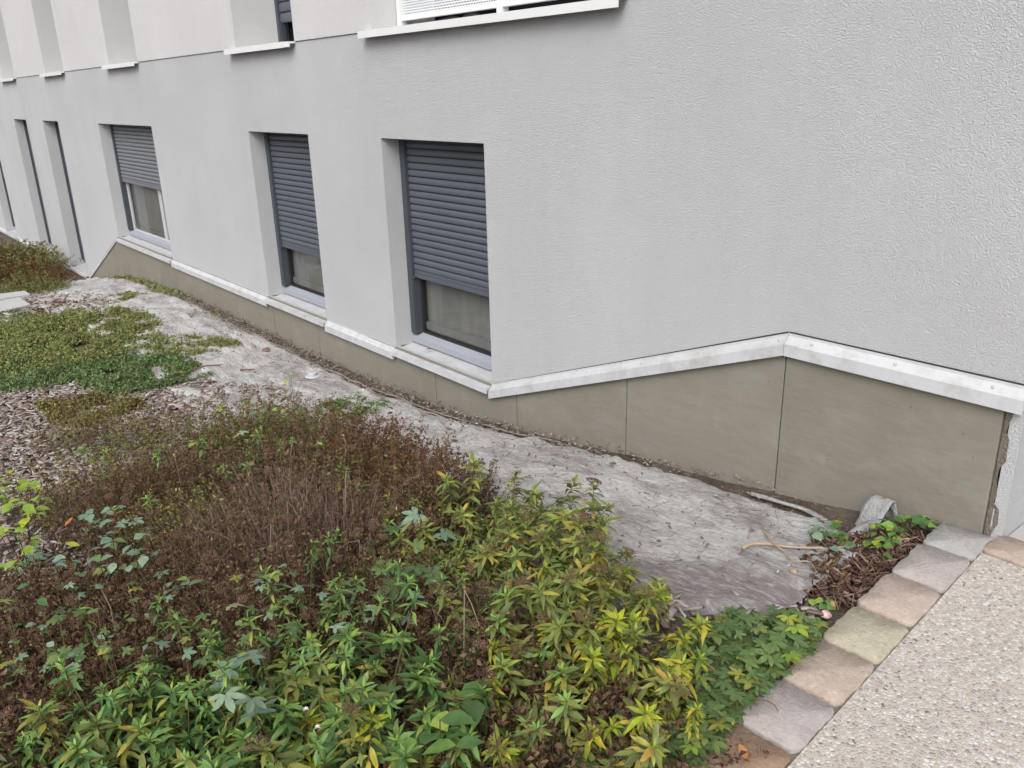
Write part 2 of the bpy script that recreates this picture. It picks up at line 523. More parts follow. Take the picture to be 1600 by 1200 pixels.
def ground_z(x, y):
    z = float(np.interp(x, PX, PZ))
    z += 0.022 * noise.noise(Vector((x * 1.1, y * 1.1, 3.0))) + 0.010 * noise.noise(Vector((x * 4.3, y * 4.3, 9.0)))
    return z


def march(px, py, off=0.0):
    """The point of the ground (raised by off) that the photograph shows at a pixel."""
    d = (px - 800) / FPX * R_ - (py - 600) / FPX * U_ + W_
    t, last = 1.0, 1.0
    while t < 60:
        p = CAM + d * t
        if p[2] < ground_z(p[0], p[1]) + off:
            break
        last = t
        t += 0.06
    a, b = last, t
    for _ in range(14):
        m = (a + b) / 2
        p = CAM + d * m
        if p[2] < ground_z(p[0], p[1]) + off:
            b = m
        else:
            a = m
    return CAM + d * b


def kerb_mid(y):
    return -1.08 - 0.085 * y


# ground: fine near, coarse far, one sheet out to the horizon
gx = np.concatenate([[-900, -400, -200, -100, -60], np.arange(-40, -16, 1.0), np.arange(-16, -8, 0.25), np.arange(-8, -1.0, 0.06), [-0.95, 0, 3, 8, 20, 60, 200, 600]])
gy = np.concatenate([[-900, -400, -150, -60, -30, -16, -10, -7], np.arange(-5, -3.4, 0.2), np.arange(-3.4, 0.05, 0.06), [0.08, 0.3, 3, 10, 40, 150, 400, 900]])
gv = np.array([(x, y, ground_z(x, y) if x < -1.0 else -0.06) for y in gy for x in gx])
nx = len(gx)
gf = np.array([(j * nx + i, j * nx + i + 1, (j + 1) * nx + i + 1, (j + 1) * nx + i) for j in range(len(gy) - 1) for i in range(nx - 1)])
ground = link('ground', np_mesh('ground', gv, gf, MT['soil']))
tag(ground, 'bare brown garden soil sloping down along the grey wall', kind='structure')

# pavement of washed aggregate beside the kerb
b = MB()
ys = [-14, -8, -5, -4, -3.5, -3, -2.5, -2, -1.5, -1.0, -0.5, -0.16]
for y0, y1 in zip(ys, ys[1:]):
    b.quad((kerb_mid(y0) + 0.0935, y0, 0), (9, y0, 0), (9, y1, 0), (kerb_mid(y1) + 0.0935, y1, 0))
b.box(-0.80, 9, -14, -0.16, -0.05, -0.004)
pav = b.build('pavement', MT['aggregate'])
tag(pav, 'pale washed aggregate pavement right of the stone kerb', kind='structure')
b = MB()
b.box(-1.175, -0.90, -0.05, 0.0, -0.12, -0.016)
b.box(-0.966, 6, -0.155, 8, -0.12, -0.013)
tag(b.build('concrete_strip', MT['cement']), 'grey cement strip at the foot of the end wall', kind='structure')

# kerb of worn setts
KERB = link('kerb', None)
tag(KERB, 'row of worn coloured stone setts edging the pavement', kind='structure')


def sett(cx, cy, lx, ly, rot, mat, seed, chip=0.0):
    rg = random.Random(seed)
    n = 36
    top, mid, low = [], [], []
    for k in range(n):
        a = 2 * math.pi * k / n
        ca, sa = math.cos(a), math.sin(a)
        q = (abs(ca) ** 16 + abs(sa) ** 16) ** (-1 / 16)
        x, y = ca * q * lx / 2, sa * q * ly / 2
        j = 0.003 * rg.uniform(-1, 1) + (chip * rg.uniform(-1, 0.3) if x < -lx * 0.4 else 0)
        x += j
        y += 0.003 * rg.uniform(-1, 1)
        zj = rg.uniform(-0.003, 0.002)
        top.append((x * 0.968, y * 0.976, 0.0005 + zj * 0.35))
        mid.append((x * 0.993, y * 0.994, -0.0035 + zj * 0.6))
        low.append((x, y, -0.02))
    btm = [(p[0] * 0.97, p[1] * 0.97, -0.14) for p in low]
    s = MB()
    s.v = btm + low + mid + top + [(0, 0, 0.0008)]
    for r in range(3):
        for k in range(n):
            a, c = r * n + k, r * n + (k + 1) % n
            s.f.append((a, c, c + n, a + n))
    for k in range(n):
        s.f.append((3 * n + k, 3 * n + (k + 1) % n, 4 * n))
    o = s.build('paving_stone', mat, KERB, smooth=True)
    o.location = (cx, cy, 0.006 + rg.uniform(-0.003, 0.003))
    o.rotation_euler = (rg.uniform(-0.012, 0.012), rg.uniform(-0.014, 0.014), rot + rg.uniform(-0.012, 0.012))
    return o


STONES = [('slate grey', (0.276, 0.263, 0.259), (0.324, 0.311, 0.304)), ('mauve grey', (0.297, 0.263, 0.248), (0.346, 0.308, 0.291)), ('pink', (0.335, 0.268, 0.227), (0.383, 0.314, 0.272)),
          ('yellowish', (0.319, 0.289, 0.213), (0.367, 0.335, 0.264)), ('tan', (0.324, 0.260, 0.213), (0.367, 0.303, 0.253)), ('mauve grey', (0.303, 0.268, 0.256), (0.346, 0.308, 0.294)),
          ('rust', (0.228, 0.150, 0.109), (0.276, 0.190, 0.133)), ('grey', (0.292, 0.271, 0.256), (0.335, 0.314, 0.294)), ('pink', (0.329, 0.265, 0.224), (0.367, 0.308, 0.267)), ('tan', (0.313, 0.265, 0.219), (0.356, 0.303, 0.256)),
          ('grey', (0.292, 0.271, 0.256), (0.335, 0.314, 0.294)), ('tan', (0.313, 0.265, 0.219), (0.356, 0.303, 0.256))]
SY = [-0.03, -0.25, -0.522, -0.782, -1.026, -1.276, -1.515, -1.765, -2.01, -2.27, -2.52, -2.78, -3.03]
for k, (nm, c1, c2) in enumerate(STONES):
    y1, y0 = SY[k], SY[k + 1]
    o = sett(kerb_mid((y0 + y1) / 2), (y0 + y1) / 2, 0.180, (y1 - y0) - 0.009, 0.085, mat_stone('sett_' + nm.replace(' ', '_'), c1, c2), 50 + k, 0.006)
    o['label'] = nm + ' sett'
b = MB()
yy = [-3.6, -2.4, -1.2, -0.03]
for y0, y1 in zip(yy, yy[1:]):
    b.loft([[(kerb_mid(y) + d, y, z) for d, z in ((-0.088, -0.14), (0.13, -0.14), (0.13, -0.009), (-0.088, -0.009))] for y in (y0, y1)])
b.build('bedding_mortar', MT['mortar'], KERB)
for k in range(5):
    i = [4, 1, 2, 0, 3][k]
    o = sett(-0.865 + 0.245 * k, -0.065, 0.235, 0.165, -0.02, mat_stone('sett_side', STONES[i][1], STONES[i][2]), 90 + k)

# ------------------------------------------------------------------ building
BLD = empty('apartment_building', (-10, 0, 0), 'grey rendered apartment building with white upper storey and roller shutters', 'building')


def P(o):
    """parent to a root that sits at (-10,0,0) while keeping world coordinates in the mesh"""
    o.location = (10, 0, 0)
    return o


XE = -0.97                       # end corner of the building
LINE = [(-30, -1.10), (-14.66, -1.10), (-12.50, -0.19), (-4.045, -0.19), (-1.925, 0.575), (XE, 0.575)]      # foot of the grey render


def foot(x):
    return float(np.interp(x, [p[0] for p in LINE], [p[1] for p in LINE]))


LOW = [  # x0, x1, sill z, shutter bottom z, kind
    ('F', -21.7, -20.5, -1.10, 0.03), ('E', -18.14, -17.07, -1.06, -1.0), ('D', -15.78, -14.72, -1.06, -1.0),
    ('A', -12.44, -10.21, -0.19, 0.55), ('B', -7.48, -6.315, -0.19, 0.27), ('C', -5.205, -4.04, -0.19, 0.325)]
ZL = 1.317
UP = [('Z', -18.3, -17.16), ('A', -14.85, -13.69), ('B', -11.40, -10.29), ('C', -7.50, -6.36), ('D', -5.20, -2.97)]
ZU, ZUT, ZTOP = 2.0, 4.2, 6.2


def wall_mesh(xs, openings, zfoot, ztop, depth, yf):
    w = MB()
    xs = sorted(set(xs))
    for x0, x1 in zip(xs, xs[1:]):
        xm = (x0 + x1) / 2
        op = [o for o in openings if o[0] < xm < o[1]]
        if op:
            z0, z1 = op[0][2], op[0][3]
            if z0 > zfoot(xm) + 0.01:
                w.quad((x0, yf, zfoot(x0)), (x1, yf, zfoot(x1)), (x1, yf, z0), (x0, yf, z0))
            w.quad((x0, yf, z1), (x1, yf, z1), (x1, yf, ztop), (x0, yf, ztop))
        else:
            w.quad((x0, yf, zfoot(x0)), (x1, yf, zfoot(x1)), (x1, yf, ztop), (x0, yf, ztop))
    for x0, x1, z0, z1 in openings:
        w.quad((x0, yf, z0), (x0, yf, z1), (x0, depth, z1), (x0, depth, z0))
        w.quad((x1, yf, z1), (x1, yf, z0), (x1, depth, z0), (x1, depth, z1))
        w.quad((x0, yf, z1), (x1, yf, z1), (x1, depth, z1), (x0, depth, z1))
        w.quad((x0, depth, z0 - 0.05), (x1, depth, z0 - 0.05), (x1, yf + 0.02, z0 - 0.05), (x0, yf + 0.02, z0 - 0.05))
    return w


lo_open = [(o[1], o[2], o[3] if o[0] not in 'ABC' else -0.19, ZL) for o in LOW]
xs = [p[0] for p in LINE] + [v for o in lo_open for v in o[:2]] + [-24, -3, -2.4]
w = wall_mesh(xs, lo_open, foot, ZU - 0.004, 0.26, 0.0)
# foot band edge, end wall with its return below the trim, back
for (x0, z0), (x1, z1) in zip(LINE, LINE[1:]):
    w.quad((x0, 0.03, z0), (x1, 0.03, z1), (x1, 0, z1), (x0, 0, z0))
w.box(-1.014, XE, 0.0, 0.2, -0.3, 0.5745)
w.quad((XE, 0.0, 0.576), (XE, 9, 0.576), (XE, 9, ZU - 0.004), (XE, 0.0, ZU - 0.004))
w.quad((XE, 0.2, -0.3), (XE, 9, -0.3), (XE, 9, 0.576), (XE, 0.2, 0.576))
P(w.build('ground_floor_wall', MT['grey'], BLD))
up_open = [(a, c, ZU + 0.006, ZUT) for _, a, c in UP]
w = wall_mesh([-30, XE - 0.0] + [v for o in up_open for v in o[:2]], up_open, lambda x: ZU, ZTOP, 0.5, -0.010)
w.quad((-30, -0.010, ZU), (-30, 0.03, ZU), (XE, 0.03, ZU), (XE, -0.010, ZU))
w.quad((XE, -0.010, ZU), (XE, 9, ZU), (XE, 9, ZTOP), (XE, -0.010, ZTOP))
P(w.build('upper_wall', MT['white'], BLD))
b = MB()
b.box(-30, XE, -0.05, 9, ZTOP, ZTOP + 0.25)
P(b.build('roof', MT['cement'], BLD))
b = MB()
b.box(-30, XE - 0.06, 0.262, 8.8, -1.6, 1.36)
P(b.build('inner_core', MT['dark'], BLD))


def slat_mesh(x0, x1, pitch):
    """One convex shutter slat, 12 mm deep."""
    prof = [(0.004, 0.000), (-0.006, 0.003), (-0.0105, pitch * 0.14), (-0.0125, pitch * 0.38), (-0.0110, pitch * 0.62), (-0.0065, pitch * 0.82), (-0.001, pitch * 0.92), (0.006, pitch * 0.94), (0.010, pitch * 1.0), (0.010, 0.0)]
    s = MB()
    s.loft([[(x0, p[0], p[1]) for p in prof], [(x1, p[0], p[1]) for p in prof]])
    s.f = [tuple(reversed(f)) for f in s.f]
    me_o = s.build('slat', None)
    me = me_o.data
    bpy.data.objects.remove(me_o)
    return me


def window(x0, x1, z0, z1, zs, yd, slat_mat, pitch=0.048, mullion=None, white=False, label=None):
    W = empty('window', (0, 0, 0))
    W.parent = BLD
    W.location = (10, 0, 0)
    if label:
        W['label'] = label
    g = 0.062
    # guides
    for a, c in ((x0 + 0.004, x0 + g), (x1 - g, x1 - 0.004)):
        b = MB()
        b.box(a, c, yd - 0.032, yd + 0.03, z0 + 0.075, z1 - 0.001)
        b.box(a + 0.018 if a < (x0 + x1) / 2 else a + 0.004, (c + 0.006) if a < (x0 + x1) / 2 else c - 0.018, yd - 0.026, yd + 0.045, z0 + 0.077, z1 - 0.002)
        b.build('guide_rail', MT['guide'], W)
    # slats
    n = int((z1 - 0.03 - zs - 0.055) / pitch)
    me = slat_mesh(x0 + g - 0.012, x1 - g + 0.012, pitch)
    me.materials.append(slat_mat)
    zb = zs + 0.055
    for k in range(n + 1):
        if zb + k * pitch > z1 - 0.012:
            break
        o = link('slat', me, W)
        o.location = (0, yd + random.uniform(-0.0012, 0.0012), zb + k * pitch)
    b = MB()
    b.box(x0 + g - 0.010, x1 - g + 0.010, yd - 0.011, yd + 0.010, zs, zs + 0.030)
    b.box(x0 + g - 0.010, x1 - g + 0.010, yd - 0.008, yd + 0.008, zs + 0.031, zs + 0.056)
    b.build('bottom_rail', slat_mat, W, bevel=0.003)
    b = MB()
    b.box(x0 + 0.005, x1 - 0.005, yd - 0.03, yd + 0.08, z1 - 0.028, z1 - 0.002)
    b.build('shutter_box', MT['guide'], W)
    if zs - z0 > 0.12:
        # end stop, frame, panes, curtain
        b = MB()
        b.box(x0 + g - 0.006, x0 + g + 0.022, yd - 0.03, yd - 0.012, zs - 0.008, zs + 0.010)
        b.build('end_stop', MT['guide'], W, bevel=0.003)
        fm = MT['frame_white'] if white else MT['frame']
        b = MB()
        b.loft([[(x, yd - 0.030, z0 + 0.004), (x, yd - 0.026, z0 + 0.044), (x, yd + 0.030, z0 + 0.072), (x, yd + 0.07, z0 + 0.072), (x, yd + 0.07, z0 + 0.004)] for x in (x0 + 0.003, x1 - 0.003)])
        b.build('bottom_frame', MT['frame'], W)
        lights = [(x0 + g + 0.01, x1 - g - 0.01)] if mullion is None else [(x0 + g + 0.01, mullion - 0.02), (mullion + 0.02, x1 - g - 0.01)]
        for a, c in lights:
            s = MB()
            t = 0.013 if white else 0.012
            s.box(a, a + t, yd + 0.028, yd + 0.065, z0 + 0.074, zs + 0.2)
            s.box(c - t, c, yd + 0.028, yd + 0.065, z0 + 0.074, zs + 0.2)
            s.box(a + t, c - t, yd + 0.028, yd + 0.065, z0 + 0.074, z0 + 0.074 + t)
            s.build('sash', fm if white else MT['rubber'], W)
            p = MB()
            p.box(a + t, c - t, yd + 0.042, yd + 0.048, z0 + 0.074 + t, zs + 0.2)
            p.build('pane', MT['glass'], W)
            # inner casement bar and net curtain behind the glass
            q = MB()
            q.box(a + t, c - t, yd + 0.054, yd + 0.085, z0 + 0.10, z0 + 0.155)
            q.build('inner_sash', MT['curtain'], W)
        cu = MB()
        N = 60
        pr = []
        for i in range(N + 1):
            x = x0 + 0.02 + (x1 - x0 - 0.04) * i / N
            y = yd + 0.088 - 0.002 + 0.006 * math.sin(i * 0.9) * (0.4 + 0.6 * noise.noise(Vector((x * 3, 0, 1)))) - 0.006
            pr.append((x, min(y, 0.259)))
        for (xa, ya), (xb, yb) in zip(pr, pr[1:]):
            cu.quad((xa, ya, z0), (xb, yb, z0), (xb, yb, zs + 0.3), (xa, ya, zs + 0.3))
        cu.build('net_curtain', MT['curtain'], W, smooth=True)
    return W


def sill(W, x0, x1, yb, zb, yf, zf, face, mat, lip=0.0):
    """Folded metal sill: sloping top, front face with turned edge, raised back and end stops."""
    s = MB()
    e = 0.0
    prof = [(yb, zb), (yf, zf), (yf - 0.002, zf - face), (yf + 0.010, zf - face - 0.002), (yf + 0.012, zf - 0.014), (yb, zb - 0.012)]
    s.loft([[(x, y, z) for y, z in prof] for x in (x0, x1)])
    s.f = [tuple(reversed(f)) for f in s.f]
    return s.build('sill', mat, W)


WDEPTH = 0.17
LAB = {'A': 'wide window with half-closed shutter, sky reflection in its colour, and white mullion', 'B': 'narrow window with half-closed shutter', 'C': 'nearest window with blue-grey shutter mostly closed',
       'D': 'full-height window with closed shutter', 'E': 'full-height window with closed shutter', 'F': 'farthest window with half-closed shutter'}
WIN = {}
for nm, x0, x1, zs0, zsh in LOW:
    pale = nm in 'AF'  # slats whose colour carries a painted sky reflection
    Wn = window(x0, x1, zs0 + 0.012, ZL, zsh, WDEPTH if nm != 'D' else 0.2, MT['slat_sky_lit'] if pale else MT['slat'], mullion=-11.0 if nm == 'A' else None, white=nm in 'AF', label=LAB[nm])
    WIN[nm] = Wn
    sill(Wn, x0 + 0.002 if nm in 'DEF' else x0 - 0.004, x1 - 0.002 if nm in 'DEF' else x1 + 0.004 - (0.012 if nm == 'C' else 0.0), WDEPTH + 0.05, zs0 + 0.012, -0.048, zs0 - 0.022, 0.034, MT['flash'])

# white flashing between the sills and up over the plinth
def flashing(x0, z0, x1, z1, y=-0.036, drop=0.052, screws=0, hgt=0.03, name='flashing'):
    T = Vector((x1 - x0, 0, z1 - z0)).normalized()
    N = Vector((-T.z, 0, T.x))
    prof = [(0.004, 0.012), (-0.005, 0.013), (-0.006, 0.002), (y, -hgt), (y - 0.001, -hgt - drop), (y + 0.010, -hgt - drop - 0.001), (0.004, -hgt - 0.012)]
    s = MB()
    vert = abs(T.z) > 0.02
    def ring(x, z):
        return [(x, q, z + h * (1.0 if not vert else 1.0)) for q, h in prof]
    s.loft([ring(x0, z0), ring(x1, z1)])
    s.f = [tuple(reversed(f)) for f in s.f]
    o = P(s.build(name, MT['flash'], BLD))
    L = math.hypot(x1 - x0, z1 - z0)
    if screws:
        for k in range(int(L / screws) + 1):
            t = (0.12 + k * screws) / L
            if t > 1:
                break
            x, z = x0 + (x1 - x0) * t, z0 + (z1 - z0) * t - 0.007
            d = MB()
            n = 8
            c = Vector((x, -0.019, z - 0.004))
            ax = Vector((0, -0.62, 0.78))
            a = Vector((1, 0, 0))
            bb = ax.cross(a)
            d.loft([[c + (a * math.cos(2 * math.pi * j / n) + bb * math.sin(2 * math.pi * j / n)) * r + ax * h for j in range(n)] for r, h in ((0.0075, 0), (0.007, 0.003), (0.003, 0.005))])
            d.build('screw', MT['screw'], o)
    return o


flashing(-4.040, -0.198, -1.923, 0.582, screws=0.42)
flashing(-1.921, 0.582, -0.972, 0.582, screws=0.36)
flashing(-6.300, -0.203, -5.216, -0.203, screws=0.30)
flashing(-10.195, -0.203, -7.492, -0.203, screws=0.40)
flashing(-14.655, -1.11, -12.462, -0.195, y=-0.022, drop=0.022, hgt=0.012)
flashing(-20.48, -1.11, -18.16, -1.11)
flashing(-30, -1.11, -21.72, -1.11)
# dark joint between render and flashing
b = MB()
for (x0, z0), (x1, z1) in (((-4.03, -0.19), (-1.925, 0.592)), ((-1.922, 0.592), (-0.975, 0.592))):
    b.add([(x0, -0.0025, z0 - 0.01), (x1, -0.0025, z1 - 0.01), (x1, -0.0025, z1 + 0.010), (x0, -0.0025, z0 + 0.010)], [(0, 1, 2, 3)])
P(b.build('sealant_joint', MT['joint'], BLD))

# plinth panels
JX = [-14.66, -13.75, -12.85, -11.98, -11.12, -10.14, -9.22, -8.32, -7.41, -6.50, -5.617, -4.698, -3.792, -2.859, -1.926, -1.034]
for x0, x1 in zip(JX, JX[1:]):
    a, c = x0 + 0.0035, x1 - 0.0035
    pts = [(a, foot(a))] + [(p[0], p[1]) for p in LINE if a < p[0] < c] + [(c, foot(c))]
    top = [(x, z - 0.004) for x, z in pts]
    zlow = min(ground_z(a, -0.05), ground_z(c, -0.05)) - 0.25
    outline = [(a, zlow), (c, zlow)] + list(reversed(top))
    n = len(outline)
    s = MB()
    yj = random.uniform(-0.002, 0.002)
    s.v = [(x, -0.006 + yj, z) for x, z in outline] + [(x, 0.03, z) for x, z in outline]
    s.f = [tuple(range(n)), tuple(reversed(range(n, 2 * n)))] + [(i, i + n, (i + 1) % n + n, (i + 1) % n) for i in range(n)]
    P(s.build('plinth_panel', MT['concrete'], BLD, bevel=0.003))
b = MB()
b.box(-30, -14.6, 0.032, 0.25, -1.9, -1.16)
b.box(-14.598, -1.036, 0.032, 0.25, -1.9, -0.30)
b.box(-14.6, -1.036, 0.032, 0.25, -0.29, -0.24)
b.box(-3.9, -1.036, 0.031, 0.25, -0.239, 0.0)
b.box(-2.9, -1.036, 0.0305, 0.25, 0.0, 0.19)
P(b.build('plinth_core', MT['joint'], BLD))
b = MB()
b.box(-30, -14.67, -0.004, 0.03, -1.6, -1.14)
P(b.build('low_plinth', MT['slab'], BLD))
# ragged mortar beside the last panel
b = MB()
rg = random.Random(4)
prev = None
for k in range(24):
    z = -0.12 + k * 0.028
    xr = -1.012 + rg.uniform(-0.010, 0.012) + (0.012 if k < 9 else 0)
    cur = ((-1.0335, 0.004, z), (xr, -0.003, z))
    if prev:
        b.quad(prev[0], prev[1], cur[1], cur[0])
    prev = cur
P(b.build('mortar_joint', MT['mortar'], BLD))

# upper storey: ledges, shutters, balcony screen
for nm, x0, x1 in UP:
    Wn = empty('window', (0, 0, 0))
    Wn.parent = BLD
    Wn.location = (10, 0, 0)
    xl = x0 - (0.13 if nm != 'D' else 0.09)
    xr = x1 - 0.075 if nm != 'D' else x1 + 0.065
    s = MB()
    prof = [(0.40, ZU + 0.012), (-0.062, ZU - 0.002), (-0.064, ZU - 0.040), (-0.050, ZU - 0.042), (-0.048, ZU - 0.016), (0.40, ZU - 0.002)]
    s.loft([[(x, y, z) for y, z in prof] for x in (x0 + 0.002, x1 - 0.002)])
    s.f = [tuple(reversed(f)) for f in s.f]
    s.box(xl, xr, -0.070, -0.0645, ZU - 0.043, ZU + 0.001)
    s.box(xl, xr, -0.0645, -0.012, ZU - 0.006, ZU + 0.0005)
    s.build('sill', MT['ledge'], Wn)
    if nm == 'D':
        Wn.name = 'balcony'
        b = MB()
        b.box(x0 + 0.008, x0 + 0.055, 0.185, 0.235, ZU + 0.014, ZU + 1.15)
        b.build('end_post', MT['ledge'], Wn)
        b = MB()
        b.box(-4.115, -4.065, 0.185, 0.235, ZU + 0.014, ZU + 1.15)
        b.build('post', MT['ledge'], Wn)
        for a, c in ((x0 + 0.055, -4.115), (-4.065, x1 - 0.01)):
            b = MB()
            b.box(a, c, 0.19, 0.23, ZU + 0.062, ZU + 0.088)
            b.build('bottom_bar', MT['ledge'], Wn)
            b = MB()
            b.quad((a, 0.208, ZU + 0.088), (c, 0.208, ZU + 0.088), (c, 0.208, ZU + 1.1), (a, 0.208, ZU + 1.1))
            b.build('perforated_panel', MT['perf'], Wn)
        b = MB()
        b.box(x0, x1, 0.185, 0.235, ZU + 1.1, ZU + 1.15)
        b.build('handrail', MT['ledge'], Wn)
        b = MB()
        b.box(x0 - 0.1, x1 + 0.1, 1.3, 1.4, ZU - 0.1, ZUT + 0.2)
        b.box(x0 - 0.1, x1 + 0.1, 0.5, 1.3, ZU - 0.1, ZU - 0.003)
        b.box(x0 - 0.2, x0 - 0.1, 0.5, 1.3, ZU - 0.1, ZUT + 0.2)
        b.box(x1 + 0.1, x1 + 0.2, 0.5, 1.3, ZU - 0.1, ZUT + 0.2)
        b.box(x0 - 0.1, x1 + 0.1, 0.5, 1.3, ZUT, ZUT + 0.2)
        b.build('recess', MT['dark'], Wn)
    else:
        if nm == 'C':
            Wn['label'] = 'upper window with dark shutter open at the bottom'
        yd = 0.42
        b = MB()
        b.box(x0 + 0.003, x0 + 0.05, yd - 0.03, yd + 0.04, ZU + 0.03, ZUT)
        b.build('guide_rail', MT['guide'], Wn)
        me = slat_mesh(x0 + 0.04, x1 - 0.01, 0.085 if nm == 'C' else 0.05)
        me.materials.append(MT['slat'])
        zb = ZU + 0.21 if nm == 'C' else ZU + 0.1
        for k in range(12 if nm == 'C' else 20):
            o = link('slat', me, Wn)
            o.location = (0, yd, zb + k * (0.085 if nm == 'C' else 0.05))
        b = MB()
        b.box(x0 + 0.04, x1 - 0.01, yd + 0.05, yd + 0.06, ZU + 0.02, zb + 0.3)
        b.build('pane', MT['glass'], Wn)
        b = MB()
        b.box(x0 - 0.1, x1 + 0.1, 0.51, 0.6, ZU - 0.1, ZUT + 0.1)
        b.build('room_backing', MT['dark'], Wn)
        if nm == 'C':
            b = MB()
            b.box(x0 + 0.05, x0 + 0.07, yd - 0.02, yd + 0.02, ZU + 0.02, ZU + 0.21)
            b.build('window_stile', MT['guide'], Wn)

# hose and red crate behind the balcony screen
pts = []
for k in range(40):
    a = k / 39
    pts.append((-5.0 + 0.55 * a + 0.03 * math.sin(a * 9), 0.34 + 0.05 * math.sin(a * 14), ZU + 0.036 + 0.018 * math.sin(a * 17)))
b = MB()
b.tube(pts, 0.016, 8)
tag(b.build('garden_hose', MT['hose'], None, smooth=True), 'dark hose lying on the balcony behind the white screen', 'hose')
cr = empty('plastic_crate', (-3.45, 0.95, ZU + 0.03), 'dark red crate standing on the balcony behind the screen', 'crate')
for (dx, dy, sx, sy) in ((0, -0.14, 0.2, 0.008), (0, 0.14, 0.2, 0.008), (-0.19, 0, 0.008, 0.13), (0.19, 0, 0.008, 0.13)):
    b = MB()
    b.box(dx - sx, dx + sx, dy - sy, dy + sy, 0, 0.07)
    b.box(dx - sx, dx + sx, dy - sy, dy + sy, 0.085, 0.15)
    b.build('side', MT['red'], cr)

# ------------------------------------------------------------------ weed membrane
def mem_edge_front(x):
    """y of the membrane's garden-side edge at x"""
    return float(np.interp(x, [-14.6, -13.5, -12.0, -10.5, -9, -7.6, -6.5, -5.6, -4.6, -3.6, -2.8, -2.2, -1.9, -1.62, -1.42, -1.30],
                           [-0.25, -0.8, -1.35, -1.55, -1.35, -1.3, -1.35, -1.45, -1.35, -1.5, -1.7, -1.65, -1.40, -1.22, -1.06, -0.93]))


def mem_edge_wall(x):
    return float(np.interp(x, [-14.6, -12, -10.5, -8, -6, -4.5, -3.3, -2.6, -2.2, -1.85, -1.6, -1.4, -1.30], [-0.05, -0.07, -0.15, -0.13, -0.15, -0.13, -0.08, -0.07, -0.07, -0.13, -0.18, -0.27, -0.40]))


def mem_z(x, y, s):
    wr = 0.5 + 0.5 * noise.noise(Vector((x * 2.2 + 5, y * 7.5, 2.0)))
    fine = noise.noise(Vector((x * 6.0, y * 20.0, 7.0)))
    z = ground_z(x, y) + 0.014 + 0.034 * wr + 0.012 * fine + 0.012 * noise.noise(Vector((x * 3.1 + y * 3, y * 2.2 - x, 4.4)))
    cr = abs(noise.noise(Vector((x * 1.1 + 0.7 * y, y * 3.6 - 0.5 * x, 12.0))))
    z += 0.020 * max(0.0, 1 - cr / 0.10) + 0.008 * max(0.0, 1 - abs(noise.noise(Vector((x * 2.7 - y, y * 7.0, 31.0)))) / 0.08)
    e = min(s, 1 - s)
    return z - 0.045 * max(0.0, 1 - e / 0.05)


MEM = empty('weed_membrane', (-5, -0.6, -0.5), 'pale grey felt weed membrane spread on the slope below the windows', 'ground sheet')
xs = np.concatenate([np.arange(-14.5, -8, 0.10), np.arange(-8, -1.265, 0.028)])
NS = 44
mv, mf = [], []
for i, x in enumerate(xs):
    ya, yb = mem_edge_wall(x) + 0.02 * noise.noise(Vector((x * 5, 0, 0))), mem_edge_front(x) + 0.06 * noise.noise(Vector((x * 3.3, 2, 0))) + 0.02 * noise.noise(Vector((x * 12, 4, 0)))
    for j in range(NS + 1):
        s = j / NS
        y = ya + (yb - ya) * s
        mv.append((x, y, mem_z(x, y, s)))
for i in range(len(xs) - 1):
    for j in range(NS):
        a = i * (NS + 1) + j
        mf.append((a, a + 1, a + NS + 2, a + NS + 1))
me = np_mesh('sheet', np.array(mv), np.array(mf), MT['membrane'])
me.polygons.foreach_set('use_smooth', [True] * len(me.polygons))
o = link('sheet', me, MEM)
o.location = (5, 0.6, 0.5)
# rolled hem towards the wall (wrinkled, broken into pieces as the photo shows)
def hem(x0, x1, r0, dy, mat, seed):
    n = int((x1 - x0) / 0.035)
    pts, rr = [], []
    for k in range(n + 1):
        x = x0 + (x1 - x0) * k / n
        y = mem_edge_wall(x) + dy + 0.035 * noise.noise(Vector((x * 2.1, seed, 0))) + 0.012 * noise.noise(Vector((x * 8, seed, 3)))
        pts.append((x, y, ground_z(x, y) + 0.030 + 0.018 * noise.noise(Vector((x * 3, seed, 6)))))
        e = min(k, n - k) / max(1, n)
        rr.append(r0 * 0.72 * (0.45 + 0.6 * abs(noise.noise(Vector((x * 4, seed, 8))))) * min(1, 0.25 + e * 10))
    b = MB()
    b.tube(pts, rr, 9)
    b.v = [(p[0], p[1] + 0.010 * noise.noise(Vector((p[0] * 9, p[2] * 20, seed))), pts[i // 9][2] + (p[2] - pts[i // 9][2]) * (0.55 + 0.3 * noise.noise(Vector((p[0] * 5, seed, 1)))) - 0.010) for i, p in enumerate(b.v)]
    o = b.build('rolled_hem', mat, MEM, smooth=True)
    o.location = (5, 0.6, 0.5)


MT['hem_brown'] = mat_plain('hem_brown', (0.25, 0.21, 0.19), 0.95, 0.1, 0.3, 12, 0, 0.006, 90)
hem(-9.8, -7.2, 0.020, -0.03, MT['hem_brown'], 1)
hem(-8.0, -5.6, 0.022, -0.01, MT['hem_brown'], 2)
hem(-7.4, -4.6, 0.020, -0.075, MT['hem_brown'], 3)
hem(-5.9, -3.2, 0.018, 0.0, MT['hem_brown'], 4)
hem(-4.9, -3.9, 0.022, -0.06, MT['hem_brown'], 5)
hem(-2.0, -1.50, 0.030, 0.0, MT['membrane'], 6)


